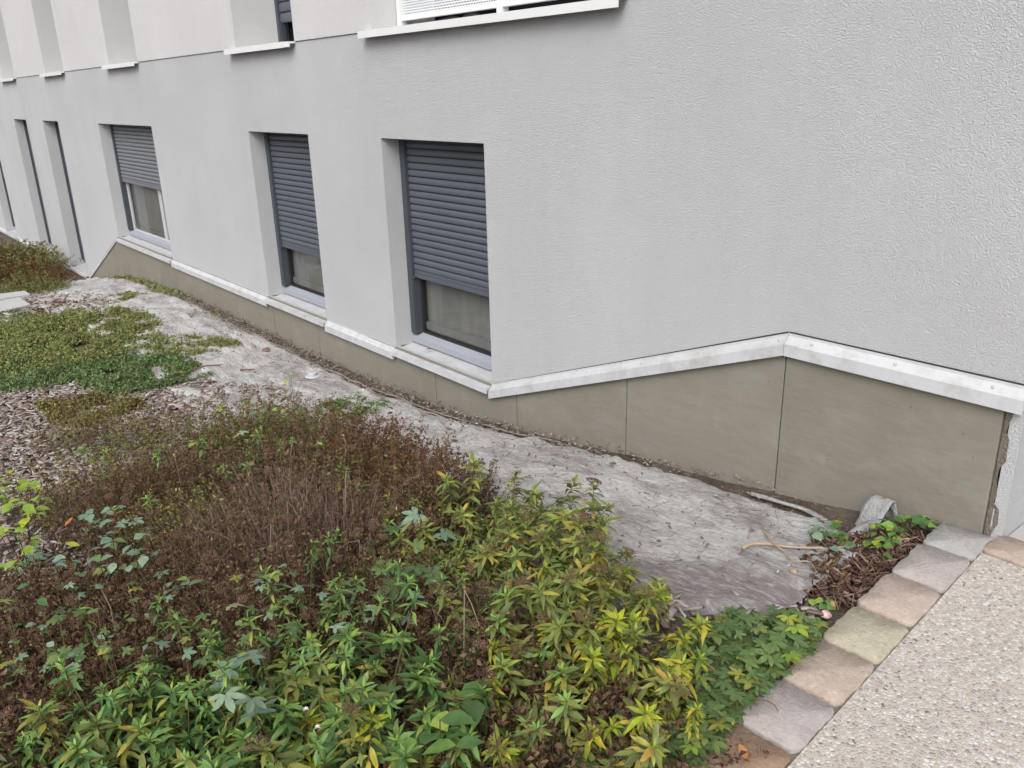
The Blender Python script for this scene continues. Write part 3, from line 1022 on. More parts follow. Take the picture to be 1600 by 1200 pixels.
# folded-over corner of the sheet that stands up by the kerb
def flap():
    c = march(1360, 828, 0.0)
    ax, dx = Vector((0.95, -0.31, 0)), Vector((0.31, 0.95, 0))     # across the band, and away from the kerb
    prof = [(-0.035, 0.0), (-0.022, 0.028), (-0.008, 0.060), (0.012, 0.092), (0.034, 0.118), (0.050, 0.124), (0.064, 0.117), (0.074, 0.098), (0.080, 0.070), (0.083, 0.035)]
    b = MB()
    m = 9
    v, v2 = [], []
    for k, (d, h) in enumerate(prof):
        d0, h0 = prof[max(0, k - 1)]
        d1, h1 = prof[min(len(prof) - 1, k + 1)]
        nv = Vector((h1 - h0, 0, -(d1 - d0))).normalized()
        for j in range(m):
            t = j / (m - 1) - 0.5
            wv = 0.014 * noise.noise(Vector((k * 0.5, t * 4, 2)))
            q = ax * (t * 0.092 * (1 + 0.10 * math.sin(k * 0.7))) + dx * (d + wv + 0.012 * t) + Vector((0, 0, h * (1 + 0.10 * t) + wv * 0.6))
            v.append(q)
            v2.append(q + (dx * nv.x + Vector((0, 0, nv.z))) * 0.0055)
    N = len(v)
    f = []
    for i in range(len(prof) - 1):
        for j in range(m - 1):
            q = i * m + j
            f.append((q, q + 1, q + m + 1, q + m))
            f.append((N + q, N + q + m, N + q + m + 1, N + q + 1))
        f.append((i * m, i * m + m, N + i * m + m, N + i * m))
        f.append((i * m + m - 1, N + i * m + m - 1, N + i * m + 2 * m - 1, i * m + 2 * m - 1))
    b.add(v + v2, f)
    o = b.build('folded_corner', MT['felt'], MEM, smooth=True)
    o.location = (5 + c[0], 0.6 + c[1], 0.5 + ground_z(c[0], c[1]) + 0.01)
    # creased tail lying below it
    b = MB()
    pts = [march(1322, 838, 0.02), march(1340, 832, 0.03), march(1358, 824, 0.03), march(1368, 812, 0.03)]
    b.tube(pts, [0.008, 0.024, 0.026, 0.012], 8)
    o = b.build('creased_tail', MT['felt'], MEM, smooth=True)
    o.location = (5, 0.6, 0.5)


flap()

# peg with a washer, lumps, scraps lying on the sheet
def on_mem(px, py, off=0.03):
    p = march(px, py, off)
    return Vector((p[0], p[1], p[2]))


c = on_mem(489, 588, 0.035)
pg = empty('ground_peg', c, 'white plastic peg with round washer pinning the membrane', 'peg')
b = MB()
n = 16
b.loft([[(r * math.cos(2 * math.pi * j / n), r * math.sin(2 * math.pi * j / n), z) for j in range(n)] for r, z in ((0.062, 0), (0.060, 0.008), (0.03, 0.012))])
b.build('washer', MT['flash'], pg, smooth=False)
b = MB()
b.loft([[(r * math.cos(2 * math.pi * j / n), r * math.sin(2 * math.pi * j / n), z) for j in range(n)] for r, z in ((0.034, 0.012), (0.036, 0.03), (0.03, 0.036))])
b.build('cap', MT['flash'], pg)


def lump(name, px, py, r, mat, label, cat, seed, off=0.03, flat=0.7, group=None):
    rg = random.Random(seed)
    bm = bmesh.new()
    bmesh.ops.create_icosphere(bm, subdivisions=2, radius=r)
    for v in bm.verts:
        k = 1 + 0.35 * noise.noise(v.co * (2.0 / r) * 0.7 + Vector((seed, 0, 0)))
        v.co = Vector((v.co.x * k * rg.uniform(0.97, 1.03), v.co.y * k, v.co.z * k * flat))
    me = bpy.data.meshes.new(name)
    bm.to_mesh(me)
    bm.free()
    me.materials.append(mat)
    me.polygons.foreach_set('use_smooth', [True] * len(me.polygons))
    o = link(name, me)
    o.location = on_mem(px, py, off) + Vector((0, 0, r * flat * 0.5))
    return tag(o, label, cat, group)


lump('soil_clod', 416, 549, 0.035, MT['clod'], 'dark brown soil clod lying on the pale membrane', 'clod', 3)
lump('pebble', 1301, 946, 0.016, MT['pebble_brown'], 'small brown pebble against the kerb stones', 'pebble', 5, 0.02)
lump('pebble', 1290, 962, 0.018, MT['pebble_pink'], 'pinkish white pebble at the end of the creeper by the kerb', 'pebble', 6, 0.02)
lump('pebble', 1304, 893, 0.020, MT['slab'], 'pale round pebble in the dry litter', 'pebble', 8, 0.02, 0.5)
lump('dry_seed_pod', 1240, 895, 0.015, MT['straw'], 'dry straw-coloured pod lying on the mauve part of the membrane', 'seed pod', 9, 0.03)

# pale slabs at the left edge
for (pts, lab) in ((((-12, 460), (39, 454), (47, 459), (-12, 468)), 'far pale concrete slab of the two at the mulch edge'), (((-12, 473), (30, 464), (48, 475), (-12, 489)), 'near pale concrete slab of the two at the mulch edge')):
    q = [march(px, py, 0.09) for px, py in pts]
    zt = sum(p[2] for p in q) / 4
    # intersect with the level plane of the slab top
    vv = []
    for px, py in pts:
        d = (px - 800) / FPX * R_ - (py - 600) / FPX * U_ + W_
        p = CAM + d * ((zt - CAM[2]) / d[2])
        vv.append(tuple(p))
    b = MB()
    b.loft([[(p[0], p[1], p[2] - 0.07) for p in vv], vv])
    o = b.build('concrete_slab', MT['slab'], None, bevel=0.006)
    tag(o, lab, 'slab', 'slabs lying at the mulch edge')

# ------------------------------------------------------------------ leaves and shoots (numpy)
def leaf_geo(L, Wd, fold=0.25, droop=0.25, twist=0.0):
    t = np.array([0, 0.22, 0.5, 0.78, 1.0])
    wd = np.array([0.0, 0.72, 1.0, 0.62, 0.0]) * Wd / 2
    zc = -droop * L * t ** 2
    mid = np.stack([t * L, np.zeros(5), zc], 1)
    le = np.stack([t[1:4] * L, wd[1:4], zc[1:4] + fold * wd[1:4]], 1)
    ri = np.stack([t[1:4] * L, -wd[1:4], zc[1:4] + fold * wd[1:4]], 1)
    v = np.concatenate([mid, le, ri])
    f = [(0, 1, 5), (1, 6, 5), (1, 2, 6), (2, 7, 6), (2, 3, 7), (3, 4, 7), (0, 8, 1), (1, 8, 9), (1, 9, 2), (2, 9, 10), (2, 10, 3), (3, 10, 4)]
    return v, np.array(f)


def palm_geo(R, n=5, wd=0.36, seed=0):
    rg = random.Random(seed)
    V, F = [], []
    for k in range(n):
        a = math.radians(-105 + 210 * k / (n - 1)) if n > 3 else math.radians(-90 + 90 * k)
        L = R * (1.0 - 0.28 * abs(k - (n - 1) / 2) / ((n - 1) / 2)) * rg.uniform(0.92, 1.06)
        v, f = leaf_geo(L, L * wd, 0.20, rg.uniform(0.0, 0.22))
        # obovate: broaden towards the tip
        v[:, 1] *= 0.60 + 0.75 * v[:, 0] / L
        ca, sa = math.cos(a), math.sin(a)
        v = np.stack([v[:, 0] * ca - v[:, 1] * sa, v[:, 0] * sa + v[:, 1] * ca, v[:, 2]], 1)
        F.append(f + sum(len(x) for x in V))
        V.append(v)
    v = np.concatenate(V)
    f = np.concatenate(F)
    # weld the leaflet bases into one body through a short petiole triangle fan
    base = [i for i in range(len(v)) if i % 11 == 0]
    f2 = np.array([(base[i], base[i + 1], base[(i + 2) % len(base)]) for i in range(len(base) - 2)])
    v[base] += np.array([[0.0015 * math.cos(i), 0.0015 * math.sin(i), -0.0003 * i] for i in range(len(base))])
    return v, np.concatenate([f, f2])


def rot_from(dirv, rollv):
    d = Vector(dirv).normalized()
    up = Vector((0, 0, 1))
    s = up.cross(d)
    if s.length < 1e-3:
        s = Vector((0, 1, 0))
    s.normalize()
    n = d.cross(s)
    m = Matrix((d, s, n)).transposed()
    return m @ Matrix.Rotation(rollv, 3, 'X')


def scatter_geo(geo, mats):
    """geo (v,f) placed by a list of (3x3, loc, scale) -> arrays"""
    v, f = geo
    n = len(mats)
    A = np.array([np.array(m) * s for m, l, s in mats])
    Lc = np.array([l for m, l, s in mats])
    V = np.einsum('nij,kj->nki', A, v) + Lc[:, None, :]
    F = f[None] + (np.arange(n) * len(v))[:, None, None]
    return V.reshape(-1, 3), F.reshape(-1, f.shape[1])


def stem_path(rg, H, lean, n=7):
    az = rg.uniform(0, 2 * math.pi)
    bend = rg.uniform(-0.5, 0.5)
    pts = []
    for k in range(n + 1):
        t = k / n
        out = lean * (t ** 1.4)
        pts.append(Vector((math.cos(az + bend * t) * out, math.sin(az + bend * t) * out, H * t * (1 - 0.10 * t))))
    return pts


def at_path(pts, t):
    x = t * (len(pts) - 1)
    i = min(int(x), len(pts) - 2)
    return pts[i].lerp(pts[i + 1], x - i), (pts[i + 1] - pts[i]).normalized()


LEAFLIB = {}


def leaf_mesh(mat, i):
    if (mat, i) not in LEAFLIB:
        v, f = [leaf_geo(0.066, 0.0180, 0.3, 0.25), leaf_geo(0.072, 0.020, 0.22, 0.48), leaf_geo(0.060, 0.0185, 0.35, 0.12)][i]
        me = np_mesh('leaf', v, f, MT[mat])
        me.polygons.foreach_set('use_smooth', [True] * len(me.polygons))
        LEAFLIB[(mat, i)] = me
    return LEAFLIB[(mat, i)]


def make_shoot(rg, H, lean, body, tip, nleaf=26, ntip=8, start=0.3, big=1.0, head=False):
    """One leafy shoot: (stem mesh, foliage mesh, [(leaf mesh, matrix)], seed head mesh)"""
    pts = stem_path(rg, H, lean)
    b = MB()
    b.tube(pts, [0.0032 - 0.0020 * k / 7 for k in range(8)], 5)
    so = b.build('stem', MT['stem'])
    stem_me = so.data
    bpy.data.objects.remove(so)
    body_m, tip_m = [], []
    az = rg.uniform(0, 6)
    for k in range(nleaf):
        t = start + (1 - start) * ((k + rg.uniform(-0.3, 0.3)) / nleaf if k > 0 else 0.0) ** 0.72
        p, d = at_path(pts, max(0, min(1, t)))
        az += 2.4 + rg.uniform(-0.3, 0.3)
        el = -0.55 + 1.0 * (t - start) / (1.0 - start) + rg.uniform(-0.3, 0.3)
        dirv = (math.cos(az) * math.cos(el), math.sin(az) * math.cos(el), math.sin(el))
        body_m.append((rot_from(dirv, rg.uniform(-0.4, 0.4)), p, big * rg.uniform(0.70, 1.35) * 1.08))
    p0, d0 = at_path(pts, 1.0)
    for k in range(ntip):
        az += 2.4 + rg.uniform(-0.2, 0.2)
        u = k / max(1, ntip - 1)
        el = 0.20 + 0.95 * u + rg.uniform(-0.2, 0.2)
        dirv = (math.cos(az) * math.cos(el), math.sin(az) * math.cos(el), math.sin(el))
        p, d = at_path(pts, 0.91 + 0.09 * u)
        tip_m.append((rot_from(dirv, rg.uniform(-0.3, 0.3)), p, big * (1.12 - 0.68 * u) * rg.uniform(0.8, 1.2)))
    Vs, Fs, k0 = [], [], 0
    for q, geo in enumerate((leaf_geo(0.068, 0.0185, 0.28, 0.12), leaf_geo(0.070, 0.0200, 0.20, 0.38), leaf_geo(0.062, 0.0170, 0.42, 0.62), leaf_geo(0.050, 0.0190, 0.60, 0.85))):
        sub = body_m[q::4]
        if sub:
            v_, f_ = scatter_geo(geo, sub)
            v_ = v_ + 0.0022 * np.sin(v_[:, [1, 2, 0]] * 210 + q)
            Vs.append(v_)
            Fs.append(f_ + k0)
            k0 += len(v_)
    V, F = np.concatenate(Vs), np.concatenate(Fs)
    fol = np_mesh('foliage', V, F, MT[body])
    leaves = [(leaf_mesh(tip, rg.randrange(3)), m.to_4x4(), Vector(l), s) for m, l, s in tip_m]
    hd = None
    if head:
        hd = seed_head(rg, p0)
    return stem_me, fol, leaves, hd


def seed_head(rg, p0, R=0.034):
    V, F = [], []
    octv = np.array([(1, 0, 0), (-1, 0, 0), (0, 1, 0), (0, -1, 0), (0, 0, 1), (0, 0, -1)]) * 0.0021
    octf = np.array([(0, 2, 4), (2, 1, 4), (1, 3, 4), (3, 0, 4), (2, 0, 5), (1, 2, 5), (3, 1, 5), (0, 3, 5)])
    for k in range(150):
        a, r = rg.uniform(0, 6.283), R * math.sqrt(rg.random())
        c = np.array((p0.x + r * math.cos(a), p0.y + r * math.sin(a), p0.z + 0.016 - 9 * r * r + rg.uniform(-0.005, 0.005)))
        F.append(octf + 6 * k)
        V.append(octv * rg.uniform(0.7, 1.5) + c)
    return np_mesh('seed_head', np.concatenate(V), np.concatenate(F), MT['seed'])


SHOOTS = {}
for key, body, tip, H, nl, big in (('green', 'leaf_green', 'tip_green', 0.34, 30, 0.80), ('olive', 'leaf_olive', 'tip_olive', 0.42, 30, 0.80), ('yellow', 'leaf_yellow', 'tip_yellow', 0.36, 28, 0.84),
                                   ('olive_green', 'leaf_olive', 'tip_green', 0.36, 26, 0.86)):
    rg = random.Random(hash(key) % 1000 if False else sum(map(ord, key)))
    SHOOTS[key] = [make_shoot(rg, H * rg.uniform(0.72, 1.18), rg.uniform(0.03, 0.20), body, tip, nl, 9, 0.40, big, head=(i % 3 == 0 and key in ('olive', 'yellow'))) for i in range(9)]
rg = random.Random(77)
SHOOTS['topped'] = [make_shoot(rg, 0.50 * rg.uniform(0.85, 1.15), rg.uniform(0.02, 0.06), 'leaf_green', 'tip_green', 8, 8, 0.84, 0.62) for i in range(6)]
SHOOTS['short'] = [make_shoot(rg, 0.16 * rg.uniform(0.8, 1.2), rg.uniform(0.01, 0.04), 'leaf_green', 'tip_green', 14, 8, 0.1, 0.62) for i in range(6)]


def plant_shoot(root, key, dx, dy, dz, rg, scale, tilt):
    st, fol, leaves, hd = rg.choice(SHOOTS[key])
    m = Matrix.Translation((dx, dy, dz)) @ Matrix.Rotation(rg.uniform(0, 6.283), 4, 'Z')
    if tilt:
        ax = Vector((-dy, dx, 0))
        if ax.length > 1e-4:
            m = Matrix.Translation((dx, dy, dz)) @ Matrix.Rotation(tilt, 4, ax.normalized()) @ Matrix.Rotation(rg.uniform(0, 6.283), 4, 'Z')
    m = m @ Matrix.Diagonal((scale, scale, scale, 1))
    so = link('shoot', st, root)
    so.matrix_local = m
    fo = link('foliage', fol, so)
    fo['kind'] = 'stuff'
    for me, r, l, s in leaves:
        lo = link('leaf', me, so)
        lo.matrix_local = Matrix.Translation(l) @ r @ Matrix.Diagonal((s, s, s, 1))
    if hd is not None:
        ho = link('seed_head', hd, so)
        ho['kind'] = 'stuff'


def leafy_shrub(px, py, rad, n, key, label, scale=1.0, hang=0.26, seed=0, cat='shrub', squash=1.0, group='leafy shrubs in the bed'):
    """crown middle seen at (px,py); n shoots within rad"""
    c = march(px, py, hang * scale)
    z0 = ground_z(c[0], c[1])
    root = empty('leafy_shrub', (c[0], c[1], z0), label, cat, group)
    rg = random.Random(seed * 31 + int(px))
    for k in range(n):
        a, r = k * 2.399 + rg.uniform(-0.4, 0.4), rad * math.sqrt((k + 0.5) / n)
        dx, dy = r * math.cos(a) * squash, r * math.sin(a)
        dz = ground_z(c[0] + dx, c[1] + dy) - z0
        plant_shoot(root, key if not isinstance(key, (list, tuple)) else rg.choice(key), dx, dy, dz, rg, scale * rg.uniform(0.78, 1.1) * (1 - 0.25 * (r / max(rad, 1e-3)) ** 2), 0.60 * r / max(rad, 0.1) + rg.uniform(-0.12, 0.18))
    return root


# ------------------------------------------------------------------ withered fine shrubs: twig clumps
def twig_clump(seed, mat, H, spread, ntw, nlf, lsize, twig='twig'):
    """Returns (twigs mesh, leaves mesh); a dome of fine upright twigs with small leaves."""
    rg = np.random.default_rng(seed)
    tv, tf, k0 = [], [], 0
    lm_p, lm_d = [], []
    for i in range(ntw):
        a, r = rg.uniform(0, 6.283), spread * 0.55 * math.sqrt(rg.random())
        b0 = np.array((r * math.cos(a), r * math.sin(a), 0.0))
        h = H * (0.45 + 0.62 * rg.random()) * (1 - 0.35 * (r / (spread * 0.55)) ** 2)
        out = np.array((math.cos(a), math.sin(a), 0)) * (r / (spread * 0.55)) * spread * 0.5 + rg.normal(0, 0.04, 3) * (1, 1, 0)
        n = 5
        ts = np.linspace(0, 1, n)
        wob = np.cumsum(rg.normal(0, 0.010, (n, 3)), 0) * (1, 1, 0.2)
        pth = b0 + ts[:, None] ** 1.3 * out * rg.uniform(0.7, 1.5) + np.stack([0 * ts, 0 * ts, ts * h], 1) + wob
        wth = (0.0017 * (1 - 0.65 * ts))[:, None]
        ang = rg.uniform(0, 3.14)
        off = np.array((math.cos(ang), math.sin(ang), 0)) * wth
        off2 = np.array((-math.sin(ang), math.cos(ang), 0)) * wth
        tri = np.stack([pth + off, pth - off * 0.5 + off2 * 0.87, pth - off * 0.5 - off2 * 0.87], 1).reshape(-1, 3)
        for s in range(n - 1):
            for j in range(3):
                p, q = k0 + s * 3 + j, k0 + s * 3 + (j + 1) % 3
                tf.append((p, q, q + 3, p + 3))
        tv.append(tri)
        k0 += n * 3
        m = nlf
        tt = 1 - rg.random(m) ** 1.3 * 0.75
        idx = np.clip((tt * (n - 1)).astype(int), 0, n - 2)
        fr = (tt * (n - 1) - idx)[:, None]
        pos = pth[idx] * (1 - fr) + pth[idx + 1] * fr
        d = rg.normal(0, 1, (m, 3))
        d[:, 2] = np.abs(d[:, 2]) * 0.5 + 0.15
        d /= np.linalg.norm(d, axis=1)[:, None]
        lm_p.append(pos + d * 0.004)
        lm_d.append(d)
    P_, D = np.concatenate(lm_p), np.concatenate(lm_d)
    m = len(P_)
    sd_ = np.cross(D, rg.normal(0, 1, (m, 3)))
    sd_ /= np.linalg.norm(sd_, axis=1)[:, None] + 1e-9
    nr = np.cross(D, sd_)
    L = (lsize * (0.5 + 0.9 * rg.random(m)))[:, None]
    w_ = L * (0.20 + 0.16 * rg.random(m))[:, None]
    v0, v3 = P_, P_ + D * L - nr * L * 0.25
    v1 = P_ + D * L * 0.5 + sd_ * w_ + nr * L * 0.1
    v2 = P_ + D * L * 0.5 - sd_ * w_ + nr * L * 0.1
    V = np.stack([v0, v1, v3, v2], 1).reshape(-1, 3)
    base = (np.arange(m) * 4)[:, None]
    F = np.concatenate([base + np.array([[0, 1, 2]]), base + np.array([[0, 2, 3]])])
    tw = np_mesh('twigs', np.concatenate(tv), np.array(tf), MT[twig])
    lf = np_mesh('small_leaves', V, F, MT[mat])
    return tw, lf


CL = {
    'brown': [twig_clump(100 + i, 'leaf_brown', 0.46, 0.42, 330, 30, 0.0155) for i in range(3)],
    'rust': [twig_clump(110 + i, 'leaf_rust', 0.44, 0.42, 300, 30, 0.0155) for i in range(2)],
    'fading': [twig_clump(120 + i, 'leaf_mixed', 0.42, 0.42, 230, 26, 0.018) for i in range(2)],
    'sparse': [twig_clump(150 + i, 'leaf_mixed', 0.40, 0.46, 90, 20, 0.020) for i in range(2)],
    'bare': [twig_clump(130 + i, 'leaf_brown', 0.46, 0.36, 380, 3, 0.018, 'twig_bare') for i in range(2)],
    'low': [twig_clump(140 + i, 'leaf_brown', 0.22, 0.46, 260, 24, 0.018) for i in range(2)],
}


def withered(label, clumps, seed, group='withered shrubs in the bed'):
    """clumps: (px, py of the clump's upper part, type, scale)"""
    rg = random.Random(seed)
    pts = [march(px, py, 0.30 * sc) for px, py, ty, sc in clumps]
    c = np.mean(pts, 0)
    root = empty('withered_shrub', (c[0], c[1], ground_z(c[0], c[1])), label, 'shrub', group)
    for p, (px, py, ty, sc) in zip(pts, clumps):
        tw, lf = rg.choice(CL[ty])
        rz, hz, sq = rg.uniform(0, 6.283), rg.uniform(0.82, 1.15), rg.uniform(0.78, 0.98)
        for nm, me in (('twigs', tw), ('small_leaves', lf)):
            o = link(nm, me, root)
            o['kind'] = 'stuff'
            o.location = (p[0] - c[0], p[1] - c[1], ground_z(p[0], p[1]) - ground_z(c[0], c[1]) - 0.01)
            o.rotation_euler = (0, 0, rz)
            o.scale = (sc * sq, sc * sq, sc * hz)
    bent = MB()
    for p, (px, py, ty, sc) in zip(pts, clumps):
        zc = ground_z(p[0], p[1]) - ground_z(c[0], c[1])
        for q in range({'brown': 6, 'rust': 6, 'fading': 3, 'sparse': 2, 'bare': 2, 'low': 2}[ty]):
            a, rr = rg.uniform(0, 6.283), 0.30 * sc * math.sqrt(rg.random())
            ho = link('seed_head', rg.choice(DRYHEADS), root)
            ho['kind'] = 'stuff'
            hh = (0.44 if ty != 'low' else 0.20) * sc * rg.uniform(0.82, 1.08) * (1 - 0.25 * (rr / 0.3) ** 2)
            ho.location = (p[0] - c[0] + rr * math.cos(a), p[1] - c[1] + rr * math.sin(a), zc + hh)
            ho.rotation_euler = (rg.uniform(-0.5, 0.5), rg.uniform(-0.5, 0.5), a)
            ho.scale = (rg.uniform(0.6, 1.15),) * 3
        for q in range({'low': 0, 'bare': 6, 'sparse': 4}.get(ty, 4) if seed not in (7, 8) else 1):
            a, rr = rg.uniform(0, 6.283), 0.25 * sc * math.sqrt(rg.random())
            b0 = Vector((p[0] - c[0] + rr * math.cos(a), p[1] - c[1] + rr * math.sin(a), zc))
            h = 0.38 * sc * rg.uniform(0.7, 1.1)
            k1 = b0 + Vector((rg.uniform(-.08, .08), rg.uniform(-.08, .08), h))
            a2, ln = rg.uniform(0, 6.283), rg.uniform(0.03, 0.13)
            k2 = k1 + Vector((math.cos(a2) * ln, math.sin(a2) * ln, rg.uniform(-0.10, 0.07)))
            bent.tube([b0, b0.lerp(k1, 0.6) + Vector((rg.uniform(-.02, .02), rg.uniform(-.02, .02), 0)), k1, k1.lerp(k2, 0.5) + Vector((0, 0, 0.012)), k2], [0.0022, 0.0019, 0.0015, 0.0011, 0.0007], 4)
    if bent.v:
        o = bent.build('bent_stems', MT['twig_bare'] if seed in (4,) else MT['twig'], root)
        o['kind'] = 'stuff'
    return root


rg_h = random.Random(5)
DRYHEADS = [seed_head(rg_h, Vector((0, 0, -0.016)), 0.017 + 0.005 * i) for i in range(3)]
withered('olive and brown fading shrub at the back of the bed beside the mulch', [(120, 655, 'sparse', 0.75), (200, 650, 'sparse', 0.8), (270, 660, 'sparse', 0.9), (340, 650, 'sparse', 0.95), (400, 635, 'fading', 0.9), (230, 690, 'sparse', 0.95)], 1)
withered('reddish brown withered shrub at the bed edge nearest the membrane', [(480, 650, 'fading', 0.95), (540, 665, 'rust', 1.0), (600, 700, 'rust', 0.95), (655, 740, 'rust', 0.95), (560, 730, 'fading', 0.95), (700, 770, 'brown', 0.8)], 2)
withered('dark brown withered shrub in the middle of the bed, full of dead leaves', [(300, 725, 'brown', 0.95), (385, 710, 'fading', 1.0), (460, 715, 'brown', 1.0), (320, 800, 'fading', 0.9), (580, 810, 'brown', 0.95), (640, 800, 'fading', 0.9)], 3)
withered('bare grey-brown shrub of leafless upright twigs in mid bed', [(430, 775, 'bare', 1.1), (490, 800, 'bare', 1.1), (390, 810, 'bare', 1.05), (450, 840, 'bare', 1.05), (530, 830, 'bare', 1.0), (360, 850, 'bare', 0.95), (420, 880, 'bare', 0.9)], 4)
withered('low brown withered shrub with ivy-like leaves poking through, left of the bare twigs', [(120, 745, 'sparse', 0.9), (190, 770, 'brown', 0.85), (150, 840, 'low', 1.3), (250, 800, 'fading', 0.85), (240, 890, 'low', 1.4), (320, 890, 'brown', 0.85), (160, 720, 'sparse', 0.95)], 5)
withered('dark brown withered shrub at the left edge behind the green shoots', [(20, 950, 'brown', 0.8), (90, 960, 'brown', 0.8), (160, 970, 'fading', 0.8), (250, 950, 'brown', 0.85), (40, 1050, 'low', 1.0), (130, 1050, 'low', 1.0), (330, 970, 'brown', 0.85)], 6)
withered('brown withered shrub between the green shoots in the middle foreground', [(420, 930, 'brown', 0.95), (500, 910, 'brown', 0.9), (590, 890, 'fading', 0.85), (470, 990, 'brown', 0.75), (400, 1010, 'low', 1.0), (620, 960, 'brown', 0.75)], 7)
withered('clump of dead brown flower heads among the yellowing leaves in front', [(760, 1010, 'brown', 0.8), (720, 960, 'brown', 0.75), (780, 940, 'fading', 0.75), (690, 1060, 'low', 1.0), (850, 1010, 'low', 1.1), (800, 1080, 'low', 1.0)], 8)

LS = leafy_shrub
LS(745, 800, 0.20, 23, 'olive', 'olive green leafy shrub next to the reddish brown shrub', 1.0, seed=1)
LS(835, 815, 0.20, 26, 'olive', 'tall olive leafy shrub with flower heads standing before the membrane', 0.97, seed=2)
LS(902, 866, 0.17, 23, 'olive', 'olive leafy shrub with brown flower heads at the bed end nearest the corner', 0.95, seed=3)
LS(680, 850, 0.16, 13, ['olive', 'olive_green'], 'thin olive shrub with pale fingered leaves below it', 0.9, seed=4)
LS(820, 900, 0.22, 20, ['olive_green', 'olive'], 'half green half olive shrub below the tall olive one', 0.9, seed=5)
LS(890, 955, 0.20, 26, ['olive', 'olive_green', 'yellow'], 'yellowing shrub with green shoot tips right of the dead flower heads', 0.95, seed=6)
LS(952, 965, 0.18, 26, ['yellow'], 'bright yellow-green shrub at the end of the bed by the creeper', 0.86, seed=7)
LS(925, 1045, 0.20, 23, ['olive', 'yellow', 'olive_green'], 'yellowing shrub with seed heads above the fingered creeper', 0.9, seed=8)
LS(870, 1060, 0.18, 17, ['olive', 'yellow'], 'olive and yellow shrub with drooping leaves in front of the dead flower heads', 0.85, seed=9)
LS(1052, 1118, 0.035, 5, ['yellow'], 'small bright yellow shrub standing in the fingered creeper', 0.62, seed=10)
LS(560, 1000, 0.19, 17, ['olive_green', 'green'], 'green shrub with yellow lower leaves in the middle foreground', 0.9, seed=11)
LS(640, 1050, 0.15, 15, ['green', 'olive_green'], 'upright green shoots in front of the dead flower heads', 0.95, seed=12)
LS(520, 1100, 0.20, 23, ['green', 'olive_green'], 'bright green shrub at the bottom with yellow tips', 0.95, seed=13)
LS(650, 1150, 0.18, 20, ['green'], 'bright green shrub at the bottom beside broad soft leaves', 0.9, seed=14)
LS(290, 1070, 0.20, 26, ['green'], 'dense green shrub in the lower left behind the front row', 0.9, seed=15)
LS(400, 1140, 0.18, 20, ['green', 'olive_green'], 'green shrub with small white flowers at the bottom', 0.9, seed=16)
LS(230, 1150, 0.20, 26, ['green'], 'green shrub at the bottom left, second from the corner', 0.92, seed=17)
LS(90, 1165, 0.20, 23, ['green', 'olive_green'], 'green shrub in the bottom left corner', 0.9, seed=18)
LS(330, 1205, 0.18, 18, ['green', 'yellow'], 'yellow-tipped green shrub at the bottom edge', 0.9, seed=19)
LS(490, 1215, 0.16, 17, ['yellow', 'olive'], 'yellowing shrub cut by the bottom edge below the white flowers', 0.85, seed=20)
LS(800, 1120, 0.14, 11, ['olive_green', 'olive'], 'sparse olive shrub above the creeper at the bottom', 0.75, seed=21)
LS(540, 870, 0.19, 19, ['topped'], 'group of small bright green shoots among brown twigs right of the bare shrub', 1.0, 0.47, seed=22)
LS(460, 920, 0.19, 17, ['topped'], 'group of small green shoots below the bare twigs', 1.0, 0.47, seed=23)
LS(200, 960, 0.16, 12, ['topped'], 'few small green shoots in the brown shrub at left', 1.0, 0.47, seed=24)
LS(395, 690, 0.22, 14, ['topped'], 'few small yellow-green shoots on the brown shrub at the back', 1.0, 0.47, seed=25)
LS(590, 850, 0.22, 11, ['topped'], 'small green shoots by the pale fingered leaf on the brown shrub', 1.0, 0.47, seed=31)
LS(500, 975, 0.22, 12, ['topped'], 'small green shoots between the brown shrub and the green front row', 1.0, 0.47, seed=32)
LS(640, 905, 0.19, 9, ['topped'], 'small green shoots beside the dark fingered leaves', 1.0, 0.47, seed=33)
LS(250, 1000, 0.24, 11, ['topped'], 'small green shoots in the dark brown shrub at lower left', 1.0, 0.47, seed=34)
LS(590, 740, 0.27, 9, ['topped'], 'small yellow-green shoots on the reddish brown shrub', 1.0, 0.47, seed=35)
LS(290, 680, 0.32, 11, ['topped'], 'green sprigs in the fading shrub over the mulch', 1.0, 0.47, seed=36)
LS(440, 625, 0.19, 8, ['topped'], 'green sprigs at the back tip of the bed by the membrane', 1.0, 0.47, seed=37)
LS(555, 640, 0.12, 5, ['short'], 'green sprigs in the herb tuft at the membrane edge', 1.1, 0.06, seed=38)
LS(165, 690, 0.14, 8, ['short'], 'few green sprigs over the mulch at the back left', 1.2, 0.12, seed=26)

# ------------------------------------------------------------------ fingered (palmate) creepers
PALM = {}


def palm_mesh(mat, i):
    if (mat, i) not in PALM:
        v, f = palm_geo(0.047, 5 if i != 2 else 5, 0.40 + 0.05 * i, i)
        PALM[(mat, i)] = np_mesh('leaf', v, f, MT[mat])
    return PALM[(mat, i)]


